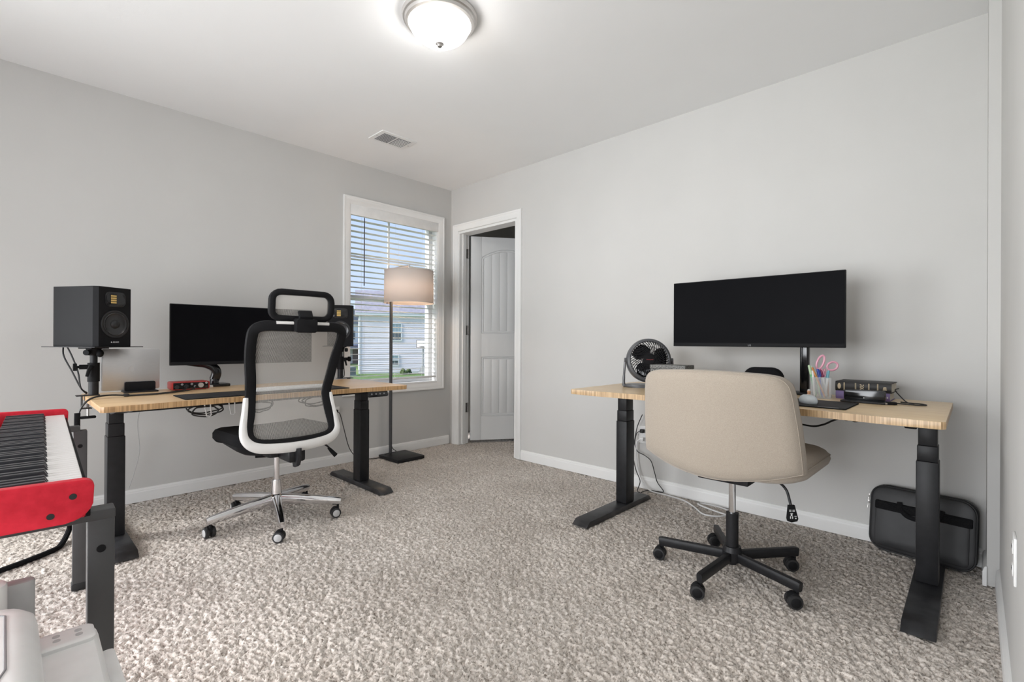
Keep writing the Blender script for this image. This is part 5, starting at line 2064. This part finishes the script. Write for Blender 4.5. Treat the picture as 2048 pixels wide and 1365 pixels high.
def bagmap(x, z, t):
    yy = t
    return Vector((x, yy * math.cos(lean) - z * math.sin(lean) * 0.9 - 0.0, z * math.cos(lean) + t * math.sin(lean) * 0.3 + 0.008))


bm = bm_new()
pillow(bm, bout, [(0.010, -0.040), (0.002, -0.036), (0.0, -0.028), (0.0, 0.028), (0.002, 0.034), (0.010, 0.038)], bagmap)
obj('body', bm, 'bag_nylon', bg)
for tt in (-0.034, -0.012):
    bm = bm_new()
    sweep(bm, [bagmap(x * 1.008, 0.146 + (z - 0.146) * 1.008, tt) for x, z in bout], ring(0.0035, 0.003, 8), closed=True, up=(0, 1, 0))
    obj('piping', bm, 'black_rubber', bg)
bm = bm_new()
pk = rrect(0.335, 0.205, 0.02, 4, 0, 0.120)
pillow(bm, pk, [(0.0, -0.036), (0.001, -0.045), (0.008, -0.0485)], bagmap)
obj('front_pocket', bm, 'bag_nylon', bg)
bm = bm_new()
pillow(bm, rrect(0.345, 0.040, 0.006, 3, 0.004, 0.205), [(0.0, -0.040), (0.001, -0.0495), (0.003, -0.0510)], bagmap)
obj('pocket_band', bm, 'black_fabric', bg)
for tt in (-0.047,):
    bm = bm_new()
    sweep(bm, spl([bagmap(-0.075, 0.235, tt), bagmap(-0.068, 0.205, tt - 0.008), bagmap(-0.035, 0.178, tt - 0.012), bagmap(0.035, 0.178, tt - 0.012), bagmap(0.068, 0.205, tt - 0.008), bagmap(0.075, 0.235, tt)], 5), ring(0.010, 0.004, 8), up=(0, -1, 0.1))
    obj('handle', bm, 'black_fabric', bg)
bm = bm_new()
tube(bm, [bagmap(0.050, 0.185, -0.060), bagmap(0.056, 0.165, -0.056), bagmap(0.054, 0.140, -0.053), bagmap(0.048, 0.122, -0.053)], 0.0016, 6)
tube(bm, [bagmap(0.050, 0.185, -0.060), bagmap(0.060, 0.160, -0.056), bagmap(0.056, 0.135, -0.053), bagmap(0.058, 0.120, -0.053)], 0.0016, 6)
obj('tag_string', bm, 'cable_white', bg)
bm = bm_new()
for z in (0.235, 0.205):
    box(bm, bagmap(-0.197, z, -0.03), (0.006, 0.006, 0.016), bev=0.002)
    cyl(bm, bagmap(-0.200, z - 0.01, -0.03), bagmap(-0.201, z - 0.03, -0.03), 0.0025, seg=8)
obj('zip_pull', bm, 'nickel', bg)

# ------------------------------------------------------------------ outdoors
GZ = -2.35
bm = bm_new()
grid(bm, lambda u, v: Vector((-260 + 259.0 * u, -60 + 330 * v, GZ)), 10, 10)
r = bmesh.ops.extrude_face_region(bm, geom=bm.faces[:])
bmesh.ops.translate(bm, vec=(0, 0, -0.5), verts=[v for v in r['geom'] if isinstance(v, bmesh.types.BMVert)])
struct(obj('ground', bm, 'lawn'), 'green lawn outside the window')
bm = bm_new()
box(bm, (-97, 60, GZ + 0.03), (24, 150, 0.06))
struct(obj('pavement', bm, 'concrete'), 'pale driveway beyond the lawn')

nh = thing('neighbour_house', 'lavender sided two-storey house seen through the window', 'building', (-38, 27.5, GZ), R(-28))
bm = bm_new()
bx(bm, -9, 0, -6.6, 9, 0, 6.1)
obj('wall', bm, 'siding', nh)
bm = bm_new()
box(bm, (0, 1.2, 0), (0.035, 15.6, 0.19), rot=(0, R(-8), 0))
sd = None
for k in range(29):
    p = (0.015, 0, 0.25 + k * 0.20)
    if sd is None:
        sd = obj('siding_board', bm, 'siding', nh, p)
    else:
        inst(sd, nh, p)
bm = bm_new()
box(bm, (0.03, -6.6, 3.05), (0.16, 0.16, 6.1))
obj('corner_board', bm, 'siding_white', nh)
bm = bm_new()
box(bm, (0.35, 1.2, 6.05), (0.12, 16.4, 0.28))
box(bm, (0.15, 1.2, 5.95), (0.5, 16.4, 0.06))
obj('fascia', bm, 'siding_white', nh)
bm = bm_new()
prism(bm, [(0.45, 6.15), (-4.5, 8.9), (-9.4, 6.15)], -7.0, 9.4, Matrix(((1, 0, 0, 0), (0, 0, 1, 0), (0, 1, 0, 0), (0, 0, 0, 1))))
obj('roof', bm, 'shingle', nh)
for (yy, zz, w_, h_) in ((-3.05, 4.25, 1.05, 1.62), (-3.15, 1.35, 0.72, 0.95)):
    bm = bm_new()
    for (a, b, c, d_) in ((-w_ / 2 - .09, -w_ / 2, -h_ / 2 - .09, h_ / 2 + .09), (w_ / 2, w_ / 2 + .09, -h_ / 2 - .09, h_ / 2 + .09), (-w_ / 2, w_ / 2, h_ / 2, h_ / 2 + .09), (-w_ / 2, w_ / 2, -h_ / 2 - .09, -h_ / 2), (-w_ / 2, w_ / 2, -0.035, 0.035)):
        bx(bm, 0.0, 0.13, yy + a, yy + b, zz + c, zz + d_)
    wf_ = obj('window', bm, 'siding_white', nh)
    for q, mt in ((1, 'house_glass_pale'), (-1, 'house_glass')):
        bm = bm_new()
        bx(bm, 0.02, 0.075, yy - w_ / 2, yy + w_ / 2, zz + (0.035 if q > 0 else -h_ / 2), zz + (h_ / 2 if q > 0 else -0.035))
        obj('pane', bm, mt, wf_)

fh = thing('far_house', 'white house with brown garage far behind the lawn', 'building', (-62, 28, GZ))
bm = bm_new()
bx(bm, -10, 0, -9, 9, 0, 6.0)
obj('wall', bm, 'siding_white', fh)
bm = bm_new()
prism(bm, [(-9.8, 5.8), (9.8, 5.8), (0, 9.6)], -10.3, 0.3, Matrix(((0, 0, 1, 0), (1, 0, 0, 0), (0, 1, 0, 0), (0, 0, 0, 1))))
obj('roof', bm, 'shingle', fh)
bm = bm_new()
prism(bm, [(-0.6, 2.9), (2.2, 2.4), (2.2, 2.2), (-0.6, 2.2)], -9, 9, Matrix(((1, 0, 0, 0), (0, 0, 1, 0), (0, 1, 0, 0), (0, 0, 0, 1))))
obj('porch_roof', bm, 'shingle', fh)
for yy in (-5.5, 0.5, 6.0):
    bm = bm_new()
    bx(bm, 0, 0.12, yy - 1.9, yy + 1.9, 0.05, 2.15)
    obj('garage_door', bm, 'garage_brown', fh)
for yy in (-6.5, -4.0, -1.5, 1.5, 4.0, 6.5):
    bm = bm_new()
    bx(bm, 0, 0.10, yy - 0.55, yy + 0.55, 3.4, 4.9)
    w_ = obj('window', bm, 'siding_white', fh)
    bm = bm_new()
    bx(bm, 0.05, 0.13, yy - 0.42, yy + 0.42, 3.52, 4.78)
    obj('pane', bm, 'house_glass', w_)

ac = thing('air_conditioner', 'grey outdoor air conditioner beside the lavender house', 'air conditioner', (-39.5, 19.8, GZ))
bm = bm_new()
box(bm, (0, 0, 0.45), (0.85, 0.85, 0.8), bev=0.04)
obj('cabinet', bm, 'ac_grey', ac)
for k in range(6):
    bm = bm_new()
    box(bm, (0.43, 0, 0.17 + k * 0.11), (0.03, 0.74, 0.06))
    obj('louvre', bm, 'house_glass', ac)
bm = bm_new()
box(bm, (0, 0, 0.03), (1.0, 1.0, 0.06))
obj('pad', bm, 'concrete', ac)

hp = thing('basketball_hoop', 'portable basketball hoop standing by the lavender house', 'basketball hoop', (-36.6, 26.2, GZ), R(35))
bm = bm_new()
box(bm, (0, 0, 0.1), (0.9, 0.7, 0.2), bev=0.06)
prism(bm, [(-0.42, 0.18), (0.42, 0.18), (0.10, 0.85), (-0.10, 0.85)], -0.12, 0.12, Matrix(((1, 0, 0, 0), (0, 0, 1, 0), (0, 1, 0, 0), (0, 0, 0, 1))))
obj('base', bm, 'ac_grey', hp)
bm = bm_new()
cyl(bm, (0, 0, 0.2), (0, 0, 2.9), 0.06, seg=10)
obj('pole', bm, 'ac_grey', hp)
bm = bm_new()
box(bm, (0, -0.35, 3.05), (1.15, 0.04, 0.78), bev=0.01)
bd = obj('backboard', bm, 'siding_white', hp)
bm = bm_new()
for (xx, zz, sx_, sz_) in ((0, 3.42, 1.15, 0.04), (0, 2.68, 1.15, 0.04), (-0.56, 3.05, 0.04, 0.78), (0.56, 3.05, 0.04, 0.78), (0, 3.1, 0.5, 0.04), (0, 2.8, 0.5, 0.04)):
    box(bm, (xx, -0.375, zz), (sx_, 0.02, sz_))
obj('frame_line', bm, 'garage_brown', bd)
bm = bm_new()
sweep(bm, [(0.23 * math.cos(2 * PI * k / 20), -0.62 + 0.23 * math.sin(2 * PI * k / 20), 2.78) for k in range(20)], ring(0.025, 0.025, 6), closed=True)
obj('rim', bm, 'garage_brown', hp)
bs = thing('shrub', 'low brown green shrub at the foot of the lavender house', 'shrub', (-37.2, 24.6, GZ))
bm = bm_new()
rnd = random.Random(5)
for k in range(14):
    ball(bm, (rnd.uniform(-.25, .25), rnd.uniform(-.5, .5), rnd.uniform(0.15, 0.45)), rnd.uniform(0.12, 0.22), 8, 6)
obj('foliage', bm, 'bush', bs)
